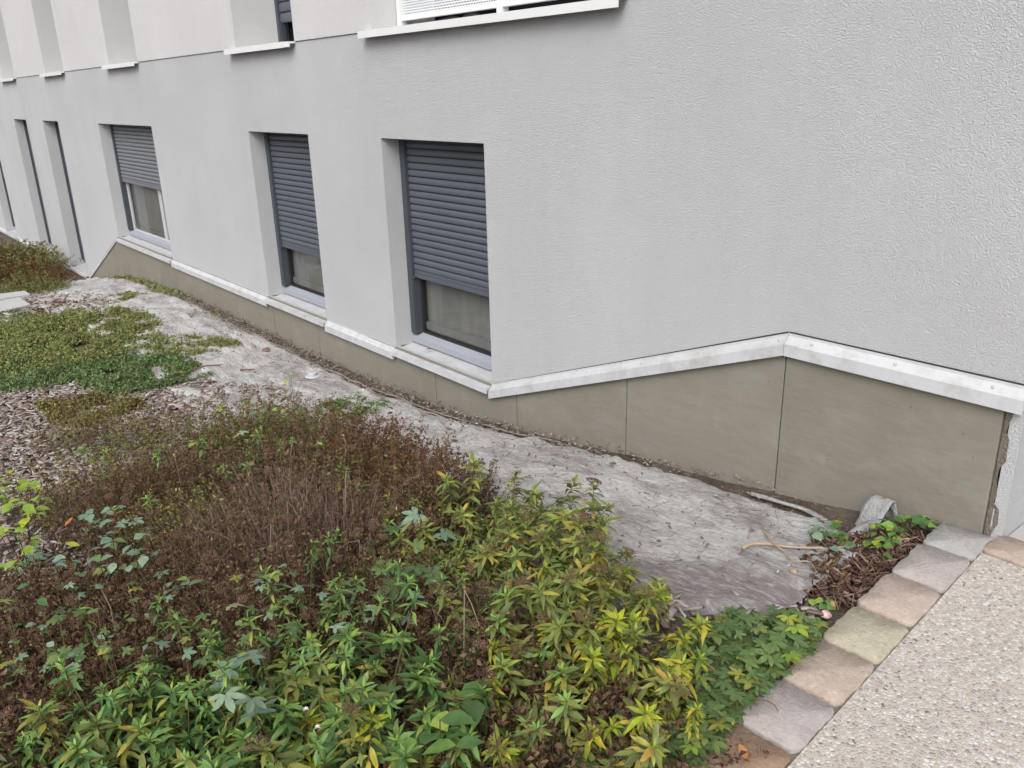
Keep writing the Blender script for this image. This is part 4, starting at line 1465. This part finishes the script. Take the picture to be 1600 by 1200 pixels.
def creeper(label, region, n, mat, size, height, seed, name='creeping_plant', cat='creeper', extra=None, stuff=0, group=None):
    """palmate leaves on short stalks over a polygon of pixels"""
    rg = random.Random(seed)
    xs_, ys_ = [p[0] for p in region], [p[1] for p in region]

    def inside(x, y):
        c = False
        j = len(region) - 1
        for i in range(len(region)):
            xi, yi = region[i]
            xj, yj = region[j]
            if (yi > y) != (yj > y) and x < (xj - xi) * (y - yi) / (yj - yi) + xi:
                c = not c
            j = i
        return c
    cpix = (sum(xs_) / len(xs_), sum(ys_) / len(ys_))
    c0 = march(*cpix)
    root = empty(name, (c0[0], c0[1], ground_z(c0[0], c0[1])), label, cat, group)
    done = 0
    rest = []
    stalks = MB()
    while done < n + stuff:
        px, py = rg.uniform(min(xs_), max(xs_)), rg.uniform(min(ys_), max(ys_))
        if not inside(px, py):
            continue
        h = height * (0.25 + 0.75 * rg.random())
        p = march(px, py, h)
        if p[0] > kerb_mid(p[1]) - 0.10 + rg.uniform(0, 0.03):
            p[0] = kerb_mid(p[1]) - 0.10 + rg.uniform(-0.02, 0.02)
        el = rg.uniform(-0.22, 0.22)
        az = rg.uniform(0, 6.283)
        m = rot_from((math.cos(az) * math.cos(el), math.sin(az) * math.cos(el), math.sin(el)), rg.uniform(-0.35, 0.35))
        s = size * rg.uniform(0.65, 1.25)
        loc = Vector(p)
        if done < n:
            mm = extra[0] if (extra and rg.random() < extra[1]) else mat
            o = link('leaf', palm_mesh(mm, rg.randrange(3)), root)
            o.matrix_local = Matrix.Translation(loc - Vector((c0[0], c0[1], ground_z(c0[0], c0[1])))) @ m.to_4x4() @ Matrix.Diagonal((s, s, s, 1))
        else:
            rest.append((m, loc - Vector((c0[0], c0[1], ground_z(c0[0], c0[1]))) - Vector((0, 0, h * 0.4)), s))
        if done % 2 == 0:
            l = loc - Vector((c0[0], c0[1], ground_z(c0[0], c0[1])))
            g0 = Vector((l.x + rg.uniform(-0.03, 0.03), l.y + rg.uniform(-0.03, 0.03), l.z - h))
            stalks.tube([g0, g0.lerp(l, 0.6) + Vector((0.004, 0, 0.004)), l], 0.0012, 3)
        done += 1
    if rest:
        V, F = scatter_geo(palm_geo(0.047, 5, 0.42, 1), rest)
        o = link('under_leaves', np_mesh('under_leaves', V, F, MT[mat]), root)
        o['kind'] = 'stuff'
    o = stalks.build('stalks', MT['stem'], root)
    o['kind'] = 'stuff'
    return root


creeper('dark green creeper with five-fingered leaves filling the bed end along the kerb', [(1060, 985), (1150, 950), (1270, 950), (1290, 985), (1225, 1040), (1160, 1120), (1130, 1200), (1010, 1200), (1000, 1120), (1050, 1050)], 300, 'leaf_lobed', 0.95, 0.11, 3, extra=('leaf_lime', 0.05), stuff=420)
creeper('fingered creeper in the shade under the shrubs at the bottom edge', [(700, 1090), (800, 1060), (1020, 1130), (1010, 1200), (760, 1205), (690, 1150)], 170, 'leaf_lobed', 1.0, 0.10, 4, extra=('leaf_pale', 0.05), stuff=140)
creeper('pale green fingered plant rising through the brown shrub in the lower middle', [(340, 1040), (400, 1010), (425, 1060), (400, 1120), (350, 1090)], 14, 'leaf_pale', 1.35, 0.42, 5)
creeper('blue-green fingered plant in the brown shrub at the left edge', [(30, 860), (80, 850), (90, 900), (50, 920)], 6, 'leaf_pale', 1.4, 0.33, 6)
creeper('dark fingered leaves among the dead flower heads', [(570, 800), (700, 800), (720, 960), (640, 980), (590, 900)], 34, 'leaf_lobed', 1.35, 0.38, 7, extra=('leaf_pale', 0.25))
creeper('green-grey fingered leaves in the brown shrub left of the bare twigs', [(180, 780), (330, 900), (330, 930), (220, 930)], 10, 'leaf_pale', 0.9, 0.36, 8)
creeper('three cream-coloured fingered leaves standing over the brown shrub', [(310, 970), (380, 930), (380, 960), (340, 1025)], 4, 'leaf_cream', 1.2, 0.42, 9)
creeper('few pale leaves on top of the brown shrub at the back', [(380, 620), (440, 640), (400, 720), (370, 780), (360, 700)], 7, 'leaf_pale', 0.9, 0.45, 10)
creeper('dark fingered creeper between the green shrubs at lower left', [(330, 1100), (470, 1020), (620, 1080), (620, 1180), (380, 1190)], 60, 'leaf_lobed', 1.1, 0.22, 12)


# ------------------------------------------------------------------ broader single-leaf plants
def broad_plant(name, label, cat, spots, mat, size, height, seed, group=None, stemmat='stem', wd=0.62):
    rg = random.Random(seed)
    c = march(*spots[0][:2], height * 0.6)
    z0 = ground_z(c[0], c[1])
    root = empty(name, (c[0], c[1], z0), label, cat, group)
    v, f = leaf_geo(0.06, 0.06 * wd, 0.25, 0.25)
    v[:, 1] *= np.where(v[:, 0] < 0.035, 1.2, 0.95)
    f = np.array(f)
    me = np_mesh('leaf', v, f, MT[mat] if not isinstance(mat, (list, tuple)) else MT[mat[0]])
    mes = [me] + ([np_mesh('leaf', v, f, MT[m]) for m in mat[1:]] if isinstance(mat, (list, tuple)) else [])
    for q in mes:
        q.polygons.foreach_set('use_smooth', [True] * len(q.polygons))
    stalks = MB()
    for sp in spots:
        px, py = sp[:2]
        n = sp[2]
        rr = sp[3] if len(sp) > 3 else 0.05
        for k in range(n):
            h = height * rg.uniform(0.45, 1.0)
            p = march(px, py, h)
            a = rg.uniform(0, 6.283)
            q = Vector((p[0] + math.cos(a) * rr * rg.random(), p[1] + math.sin(a) * rr * rg.random(), p[2] + rg.uniform(-0.02, 0.02))) - Vector((c[0], c[1], z0))
            az, el = rg.uniform(0, 6.283), rg.uniform(-0.3, 0.5)
            m = rot_from((math.cos(az) * math.cos(el), math.sin(az) * math.cos(el), math.sin(el)), rg.uniform(-0.4, 0.4))
            s = size * rg.uniform(0.7, 1.2)
            o = link('leaf', rg.choice(mes), root)
            o.matrix_local = Matrix.Translation(q) @ m.to_4x4() @ Matrix.Diagonal((s, s, s, 1))
            g0 = Vector((q.x * 0.7, q.y * 0.7, q.z - h))
            if k % 2 == 0:
                stalks.tube([g0, g0.lerp(q, 0.6), q], 0.0016, 4)
    o = stalks.build('stalks', MT[stemmat], root)
    o['kind'] = 'stuff'
    return root


broad_plant('lime_sapling', 'lime green leafy plant at the left edge above the brown shrub', 'plant', [(15, 745, 7), (45, 760, 7), (20, 790, 8), (50, 800, 6), (10, 830, 8), (40, 850, 5), (70, 775, 3), (15, 880, 6), (5, 770, 6)], ['leaf_lime', 'leaf_lime', 'tip_yellow'], 1.0, 0.42, 21)
creeper('small dark creeper leaves woven through the dark brown shrub at lower left', [(0, 900), (150, 900), (420, 900), (440, 1010), (200, 1050), (0, 1080)], 90, 'leaf_lobed', 0.62, 0.47, 41, extra=('leaf_pale', 0.3))
creeper('small creeper leaves woven through the brown twigs below the bare shrub', [(360, 850), (520, 860), (640, 870), (650, 960), (500, 1000), (400, 960)], 60, 'leaf_lobed', 0.68, 0.48, 42, extra=('leaf_pale', 0.25))
broad_plant('bindweed', 'scattered green oval leaves in the dark brown shrub at lower left', 'plant', [(120, 960, 9, .14), (60, 930, 8, .14), (180, 1010, 9, .14), (260, 960, 8, .14), (330, 1000, 7, .14), (90, 1030, 8, .14), (20, 1000, 7, .14)], ['leaf_green', 'leaf_lobed', 'leaf_pale', 'leaf_olive'], 0.55, 0.46, 43)
broad_plant('bindweed', 'scattered yellow-green leaves in the fading shrub at the back', 'plant', [(330, 650, 5, .14), (400, 680, 6, .14), (470, 650, 5, .12), (520, 690, 4, .14), (250, 700, 4, .12)], ['leaf_lime', 'leaf_olive', 'leaf_mixed'], 0.42, 0.46, 44)
broad_plant('bindweed', 'grey-green oval leaves creeping over the low brown shrub left of the bare twigs', 'plant', [(150, 810, 9, .1), (170, 835, 10, .1), (130, 830, 7, .1), (200, 850, 8, .1), (170, 880, 9, .1), (150, 895, 6, .1), (230, 880, 6, .1), (250, 920, 5, .1), (110, 880, 5, .1)], ['leaf_pale', 'leaf_lobed', 'leaf_pale'], 0.78, 0.47, 28)
broad_plant('soft_leaf_plant', 'broad soft green leaves in front of the green shrub at the bottom', 'plant', [(665, 1130, 3), (725, 1105, 3), (650, 1160, 3), (700, 1155, 3)], ['leaf_green', 'tip_green'], 1.25, 0.33, 22)
broad_plant('ivy_sprig', 'green round-leaved sprig lying against the folded membrane corner', 'plant', [(1285, 833, 9), (1308, 828, 8), (1312, 862, 4), (1275, 840, 6), (1320, 845, 4)], ['leaf_green', 'leaf_green', 'leaf_pale'], 0.66, 0.08, 23, wd=0.75)
broad_plant('ground_ivy', 'yellow-green leafy plant between the folded corner and the setts', 'plant', [(1378, 822, 9), (1372, 848, 8), (1390, 845, 7), (1395, 830, 7), (1365, 858, 5)], ['leaf_lime', 'leaf_green', 'leaf_green'], 0.62, 0.10, 24, wd=0.8)
broad_plant('corner_weed', 'bright green weed leaning over the first grey sett', 'plant', [(1420, 818, 10), (1440, 814, 12), (1458, 820, 7), (1408, 826, 7)], ['leaf_green', 'tip_green', 'leaf_green'], 0.68, 0.09, 25, wd=0.8)
broad_plant('weed', 'small green weed between the creeper and the kerb pebbles', 'plant', [(1282, 942, 5), (1290, 935, 3)], ['tip_green', 'leaf_green'], 0.7, 0.06, 26)
broad_plant('hanging_leaves', 'greenish brown leaves on thin stems at the back edge of the bed', 'plant', [(455, 590, 3), (430, 640, 4), (340, 640, 3), (300, 690, 3)], ['leaf_lime', 'leaf_olive'], 0.8, 0.45, 27)

# white flower heads on the shrub at the bottom
for k, (px, py) in enumerate(((478, 1109), (496, 1137))):
    p = march(px, py, 0.33)
    rt = empty('white_flower', p, ['upper', 'lower'][k] + ' of two small white flowers among the green leaves at the bottom', 'flower', 'white flowers at the bottom')
    v, f = leaf_geo(0.008, 0.005, 0.2, 0.2)
    pm = np_mesh('petal', v, f, MT['petal'])
    for j in range(9):
        a = 2 * math.pi * j / 9
        el = 0.5 if j % 2 else 0.9
        o = link('petal', pm, rt)
        o.matrix_local = rot_from((math.cos(a) * math.cos(el), math.sin(a) * math.cos(el), math.sin(el)), 0).to_4x4()
    b = MB()
    b.tube([(0, 0, 0), (0.004, 0.003, -0.08), (0.0, 0.0, -0.20)], 0.0013, 4)
    b.build('stalk', MT['stem'], rt)


# ------------------------------------------------------------------ low mats of ground cover
def poly_in(region, x, y):
    c = False
    j = len(region) - 1
    for i in range(len(region)):
        xi, yi = region[i]
        xj, yj = region[j]
        if (yi > y) != (yj > y) and x < (xj - xi) * (y - yi) / (yj - yi) + xi:
            c = not c
        j = i
    return c


def mat_patch(name, label, region, n, mat, lsize, height, seed, cat='ground cover'):
    """low cushion of tiny leaves and sprigs; one object, nobody could count it"""
    n, lsize = int(n * 1.9), lsize * 0.68
    rg = np.random.default_rng(seed)
    # world polygon
    wp = [march(px, py)[:2] for px, py in region]
    wx, wy = [p[0] for p in wp], [p[1] for p in wp]
    sg = 0.055 * math.sqrt(max(wx) - min(wx)) * 1.2
    height *= 0.62
    pos = []
    while len(pos) < n:
        x, y = rg.uniform(min(wx), max(wx)), rg.uniform(min(wy), max(wy))
        k = noise.noise(Vector((x * 2.2, y * 3.5, seed))) * 0.16 + noise.noise(Vector((x * 9, y * 12, seed))) * 0.07 + rg.normal(0, sg) * (1 if rg.random() < 0.75 else 2.6)
        if poly_in(wp, x + k, y + 0.5 * k + rg.normal(0, sg * 0.6)):
            cl = 0.5 + 0.5 * noise.noise(Vector((x * 5, y * 5, seed + 3.3)))
            if rg.random() < 0.07 + 1.6 * (cl - 0.32):
                pos.append((x, y, ground_z(x, y) + 0.012 + height * (cl * rg.random() ** 0.6 + (0.9 * rg.random() if rg.random() < 0.06 else 0))))
    P_ = np.array(pos)
    D = rg.normal(0, 1, (n, 3))
    D[:, 2] = np.abs(D[:, 2]) * 0.6 + 0.05
    D /= np.linalg.norm(D, axis=1)[:, None]
    sd_ = np.cross(D, rg.normal(0, 1, (n, 3)))
    sd_ /= np.linalg.norm(sd_, axis=1)[:, None]
    L = (lsize * (0.5 + rg.random(n)))[:, None]
    w_ = L * 0.3
    nr = np.cross(D, sd_)
    V = np.stack([P_, P_ + D * L * 0.5 + sd_ * w_ + nr * L * 0.12, P_ + D * L, P_ + D * L * 0.5 - sd_ * w_ + nr * L * 0.12], 1).reshape(-1, 3)
    base = (np.arange(n) * 4)[:, None]
    F = np.concatenate([base + np.array([[0, 1, 2]]), base + np.array([[0, 2, 3]])])
    o = link(name, np_mesh(name, V, F, MT[mat]))
    return tag(o, label, cat, None, 'stuff')


mat_patch('ground_cover', 'olive green mat of low creeping herbs left of the membrane', [(-10, 520), (90, 495), (190, 490), (240, 500), (235, 540), (160, 570), (60, 590), (-10, 600)], 26000, 'mat_olive', 0.035, 0.16, 1)
mat_patch('ground_cover', 'dark green mat of creeping herbs at the left edge beside the olive one', [(-10, 575), (70, 575), (130, 585), (110, 605), (-10, 618)], 9000, 'mat_green', 0.034, 0.12, 2)
mat_patch('ground_cover', 'bright green mat of creeping herbs on the mulch', [(120, 590), (180, 565), (260, 565), (320, 580), (315, 598), (250, 610), (190, 622), (130, 612)], 13000, 'mat_green', 0.036, 0.13, 3)
mat_patch('ground_cover', 'olive finger of herbs reaching across the membrane', [(215, 545), (260, 535), (320, 530), (372, 540), (350, 552), (300, 562), (240, 560)], 8000, 'mat_olive', 0.030, 0.07, 4)
mat_patch('ground_cover', 'small strip of herbs on the far membrane', [(160, 473), (200, 462), (255, 455), (262, 460), (210, 470)], 2600, 'mat_olive', 0.04, 0.05, 5)
mat_patch('ground_cover', 'thin strip of herbs at the foot of the far plinth', [(165, 440), (190, 434), (300, 462), (315, 472), (290, 470), (250, 455)], 1500, 'mat_olive', 0.04, 0.05, 6)
mat_patch('ground_cover', 'small green tuft of herbs on the membrane at the bed edge', [(500, 632), (540, 628), (608, 636), (600, 652), (540, 662), (505, 655)], 5200, 'mat_green', 0.024, 0.06, 7)
mat_patch('ground_cover', 'herbs creeping round the far slabs', [(-10, 490), (30, 488), (60, 500), (20, 512), (-10, 512)], 1800, 'mat_green', 0.035, 0.05, 8)
mat_patch('ground_cover', 'scattered herb sprigs on the membrane below the far window', [(290, 490), (340, 495), (350, 505), (300, 500)], 500, 'mat_olive', 0.03, 0.03, 9)
mat_patch('ground_cover', 'yellowish herbs on the mulch behind the fading shrub', [(60, 640), (140, 628), (230, 640), (200, 665), (90, 680)], 4500, 'leaf_mixed', 0.032, 0.14, 10)
# far shrubs at the left
def far_shrub(label, spots, mat, seed, H=0.5):
    c = march(spots[0][0], spots[0][1], H * 0.5)
    z0 = ground_z(c[0], c[1])
    root = empty('far_shrub', (c[0], c[1], z0), label, 'shrub', 'shrubs by the far windows')
    tw, lf = twig_clump(seed, mat, H, 0.75, 190, 22, 0.036)
    for k, (px, py, s) in enumerate(spots):
        p = march(px, py, H * 0.5)
        for nm, me in (('twigs', tw), ('small_leaves', lf)):
            o = link(nm, me, root)
            o['kind'] = 'stuff'
            o.location = (p[0] - c[0], p[1] - c[1], ground_z(p[0], p[1]) - z0)
            o.rotation_euler = (0, 0, 1.7 * k)
            o.scale = (s, s, s)


far_shrub('reddish brown shrub below the far narrow windows', [(5, 408, 1.0), (40, 416, 0.75), (-25, 416, 0.9), (65, 424, 0.55)], 'leaf_rust', 300)
far_shrub('green shrub beside the reddish brown one at the far windows', [(18, 402, 1.0), (50, 408, 0.75), (40, 425, 0.5), (66, 426, 0.4)], 'mat_olive', 301, 0.55)
far_shrub('yellow-green shrub at the left edge below the farthest window', [(5, 395, 0.9), (20, 398, 0.8)], 'leaf_mixed', 302, 0.55)


# ------------------------------------------------------------------ mulch, litter, debris
def chips(name, label, region, n, mat, lmin, lmax, seed, flat=0.3, lift=0.012, wr=(0.15, 0.4)):
    rg = random.Random(seed)
    wp = [tuple(march(px, py)[:2]) for px, py in region]
    wx, wy = [p[0] for p in wp], [p[1] for p in wp]
    V, F = [], []
    tries = 0
    while len(V) < n and tries < n * 30:
        tries += 1
        x, y = rg.uniform(min(wx), max(wx)), rg.uniform(min(wy), max(wy))
        k = 0.12 * noise.noise(Vector((x * 3, y * 3, seed)))
        if not poly_in(wp, x + k, y + k) or (x > kerb_mid(y) - 0.098 and y > -4):
            continue
        L = rg.uniform(lmin, lmax)
        w2, t = L * rg.uniform(*wr) / 2, L * rg.uniform(0.04, 0.12)
        m = (Matrix.Rotation(rg.uniform(0, 6.283), 3, 'Z') @ Matrix.Rotation(rg.uniform(-flat, flat), 3, 'Y') @ Matrix.Rotation(rg.uniform(-0.5, 0.5), 3, 'X'))
        c = Vector((x, y, ground_z(x, y) + lift + rg.uniform(0, 0.025)))
        bx = [(-L / 2, -w2 * rg.uniform(0.4, 1), 0), (L / 2, -w2 * rg.uniform(0.3, 1), 0), (L / 2 * rg.uniform(0.8, 1.1), w2, 0), (-L / 2 * rg.uniform(0.7, 1), w2, 0)]
        vs = [tuple(m @ Vector(p) + c) for p in bx] + [tuple(m @ (Vector(p) + Vector((0, 0, t))) + c) for p in bx]
        i = len(V) * 8
        F.extend([(i, i + 3, i + 2, i + 1), (i + 4, i + 5, i + 6, i + 7), (i, i + 1, i + 5, i + 4), (i + 1, i + 2, i + 6, i + 5), (i + 2, i + 3, i + 7, i + 6), (i + 3, i, i + 4, i + 7)])
        V.append(vs)
    o = link(name, np_mesh(name, np.array(V).reshape(-1, 3), np.array(F), mat))
    return tag(o, label, None, None, 'stuff')


chips('bark_mulch', 'grey weathered bark mulch at the left of the bed', [(-20, 610), (110, 600), (330, 600), (440, 610), (460, 660), (250, 730), (120, 780), (-20, 800)], 9000, MT['chip'], 0.02, 0.085, 1)
chips('bark_mulch', 'bark mulch around the far slabs', [(-20, 470), (60, 455), (150, 465), (220, 490), (200, 510), (60, 510), (-20, 530)], 3000, MT['chip'], 0.03, 0.10, 2)
chips('bark_mulch', 'bark mulch showing under the shrubs and creeper', [(0, 800), (450, 640), (700, 760), (1000, 940), (1300, 940), (1180, 1060), (1060, 1200), (0, 1200)], 5000, MT['chip'], 0.025, 0.08, 3)
chips('soil_crumbs', 'earth crumbs along the foot of the plinth', [(190, 432), (400, 503), (600, 595), (810, 662), (1010, 708), (1220, 762), (1240, 775), (1000, 730), (800, 690), (600, 628), (400, 530), (250, 468)], 4200, MT['crumb'], 0.006, 0.024, 4, 0.6, 0.012, (0.5, 0.9))
chips('leaf_crumbs', 'dark crumbs and bits scattered over the membrane', [(330, 480), (800, 680), (1280, 800), (1230, 930), (1050, 930), (700, 720), (420, 600), (230, 540)], 700, MT['clod'], 0.005, 0.022, 5, 0.5, 0.040, (0.3, 0.7))
chips('pale_crumbs', 'pale crumbs scattered over the membrane', [(330, 480), (800, 680), (1280, 800), (1230, 930), (1050, 930), (700, 720), (420, 600), (230, 540)], 320, MT['slab'], 0.005, 0.016, 6, 0.5, 0.040, (0.4, 0.8))
chips('leaf_litter', 'brown dry leaf litter in the corner beside the setts', [(1245, 866), (1300, 850), (1380, 850), (1450, 825), (1440, 855), (1385, 915), (1325, 965), (1290, 945), (1265, 900)], 1000, MT['twig'], 0.02, 0.09, 7, 0.9, 0.018, (0.018, 0.055))
chips('leaf_litter', 'crumpled brown leaf bits in the corner beside the setts', [(1250, 865), (1300, 850), (1380, 850), (1440, 825), (1425, 850), (1365, 905), (1310, 952), (1285, 930)], 260, MT['leaf_brown'], 0.012, 0.03, 17, 0.9, 0.03, (0.4, 0.8))
chips('leaf_litter', 'rusty leaf bits on the soil by the far slabs', [(20, 500), (110, 470), (180, 500), (190, 520), (60, 520)], 300, MT['leaf_rust'], 0.03, 0.07, 8, 0.7, 0.02, (0.3, 0.6))

chips('dead_grass', 'thin dead grass bits and needles scattered on the membrane', [(200, 445), (400, 520), (800, 685), (1290, 815), (1240, 935), (1020, 935), (700, 730), (420, 610), (200, 520)], 900, MT['dead'], 0.012, 0.05, 9, 0.5, 0.038, (0.02, 0.05))
chips('dead_grass', 'dead grass and leaf scraps gathered where the membrane meets the bed', [(420, 600), (520, 640), (620, 660), (720, 730), (640, 760), (480, 680), (390, 640)], 500, MT['twig'], 0.015, 0.05, 10, 0.6, 0.035, (0.06, 0.3))
chips('dead_grass', 'dead grass caught along the wall edge of the membrane', [(230, 445), (400, 512), (600, 604), (810, 672), (1010, 718), (1260, 785), (1290, 800), (1000, 726), (800, 683), (600, 618), (400, 526), (230, 460)], 600, MT['dead'], 0.015, 0.06, 11, 0.6, 0.025, (0.02, 0.06))
# dry stalks in the corner
def stalk(label, pts, r, mat='straw', name='dry_stalk', cat='stalk'):
    q = [Vector(on_mem(px, py, off)) for px, py, off in pts]
    # smooth through the points
    out = []
    for i in range(len(q) - 1):
        p0, p1, p2, p3 = q[max(i - 1, 0)], q[i], q[i + 1], q[min(i + 2, len(q) - 1)]
        for k in range(6):
            t = k / 6
            out.append(0.5 * ((2 * p1) + (-p0 + p2) * t + (2 * p0 - 5 * p1 + 4 * p2 - p3) * t * t + (-p0 + 3 * p1 - 3 * p2 + p3) * t ** 3))
    out.append(q[-1])
    n = len(out)
    b = MB()
    b.tube(out, [r * (1 - 0.5 * k / n) for k in range(n)], 6)
    return tag(b.build(name, MT[mat], None, smooth=True), label, cat)


stalk('thick straw-coloured dry stalk with a swollen end on the membrane', [(1160, 857, 0.045), (1175, 850, 0.055), (1200, 850, 0.05), (1240, 855, 0.05), (1300, 856, 0.05), (1345, 852, 0.05)], 0.0075)
stalk('long thin bent dry stalk crossing the thick one', [(1190, 825, 0.05), (1205, 845, 0.06), (1225, 862, 0.05), (1240, 876, 0.045), (1262, 877, 0.05), (1272, 886, 0.045), (1276, 895, 0.04)], 0.0042)
stalk('curved dry stalk between the weed and the grey sett', [(1385, 850, 0.04), (1400, 845, 0.05), (1420, 842, 0.045), (1405, 855, 0.03), (1390, 868, 0.03)], 0.005)
stalk('thin dry twig lying over the mauve-grey sett', [(1178, 1095, 0.06), (1190, 1093, 0.075), (1208, 1100, 0.075), (1216, 1112, 0.066)], 0.0025, 'twig', 'dry_twig', 'twig')
for k, pts in enumerate([[(300, 578, .05), (320, 572, .05), (345, 570, .05)], [(375, 578, .05), (398, 577, .05)], [(635, 692, .05), (650, 698, .05), (668, 705, .05)]]):
    stalk(['dead twig on the membrane beside the bright herb mat', 'short dead twig on the membrane right of the herb mat', 'dead twig on the membrane at the reddish shrub'][k], pts, 0.008, 'twig', 'dead_twig', 'twig')


# specks blown onto the pavement and along its edge
b = MB()
rg = random.Random(12)
for k in range(90):
    y = rg.uniform(-2.4, -0.2)
    x = kerb_mid(y) + 0.10 + (rg.expovariate(14) if k < 70 else rg.uniform(0, 0.9))
    L, w2 = rg.uniform(0.003, 0.011), rg.uniform(0.001, 0.0028)
    a = rg.uniform(0, 3.14)
    ca, sa = math.cos(a), math.sin(a)
    h = rg.uniform(0.001, 0.004)
    q = [(x + ca * u - sa * v, y + sa * u + ca * v, z) for z in (0.0005, h) for u, v in ((-L / 2, -w2), (L / 2, -w2), (L / 2, w2), (-L / 2, w2))]
    b.add(q, [(0, 3, 2, 1), (4, 5, 6, 7), (0, 1, 5, 4), (1, 2, 6, 5), (2, 3, 7, 6), (3, 0, 4, 7)])
tag(b.build('leaf_crumbs', MT['clod']), 'dark crumbs blown onto the pavement along the setts', None, None, 'stuff')

# single fallen leaves
def fallen(px, py, mat, s, label, off=0.045, wd=0.5):
    rg = random.Random(int(px * 7 + py))
    v, f = leaf_geo(0.05, 0.05 * wd, 0.35, -0.25)
    o = link('fallen_leaf', np_mesh('fallen_leaf', v, f, MT[mat]))
    a = rg.uniform(0, 6.283)
    o.matrix_world = Matrix.Translation(on_mem(px, py, off)) @ rot_from((math.cos(a), math.sin(a), rg.uniform(-0.1, 0.3)), rg.uniform(-0.5, 0.5)).to_4x4() @ Matrix.Diagonal((s, s, s, 1))
    return tag(o, label, 'leaf', 'fallen leaves')


fallen(101, 822, 'leaf_orange', 1.0, 'orange fallen leaf caught in the brown shrub at left', 0.33)
fallen(125, 852, 'leaf_lime', 1.1, 'yellow-green fallen leaf below the orange one', 0.30)
fallen(1168, 1187, 'leaf_orange', 0.9, 'orange fallen leaf on the rust-coloured sett', 0.07)
fallen(1150, 1090, 'leaf_rust', 0.8, 'rusty fallen leaf in the creeper next to the mauve-grey sett', 0.10)
fallen(870, 727, 'leaf_brown', 0.6, 'small dark leaf on the membrane before the tall olive shrub')
fallen(693, 720, 'leaf_brown', 1.0, 'curled brown leaf on the membrane at the reddish shrub')
fallen(288, 582, 'leaf_orange', 0.8, 'orange fallen leaf on the bright green herb mat', 0.13)
fallen(645, 667, 'leaf_brown', 0.8, 'dark fallen leaf on the membrane below the nearest window')
fallen(675, 546, 'leaf_brown', 0.8, 'brown leaf lying on the sill of the nearest window')
bpy.data.objects['fallen_leaf.008'].matrix_world = Matrix.Translation((-4.93, 0.08, -0.165)) @ Matrix.Rotation(0.3, 4, 'Z')
fallen(1190, 827, 'leaf_cream', 0.8, 'pale scrap on the membrane by the bent stalk')
fallen(1100, 842, 'leaf_brown', 0.4, 'tiny dark scrap in the middle of the pale membrane')
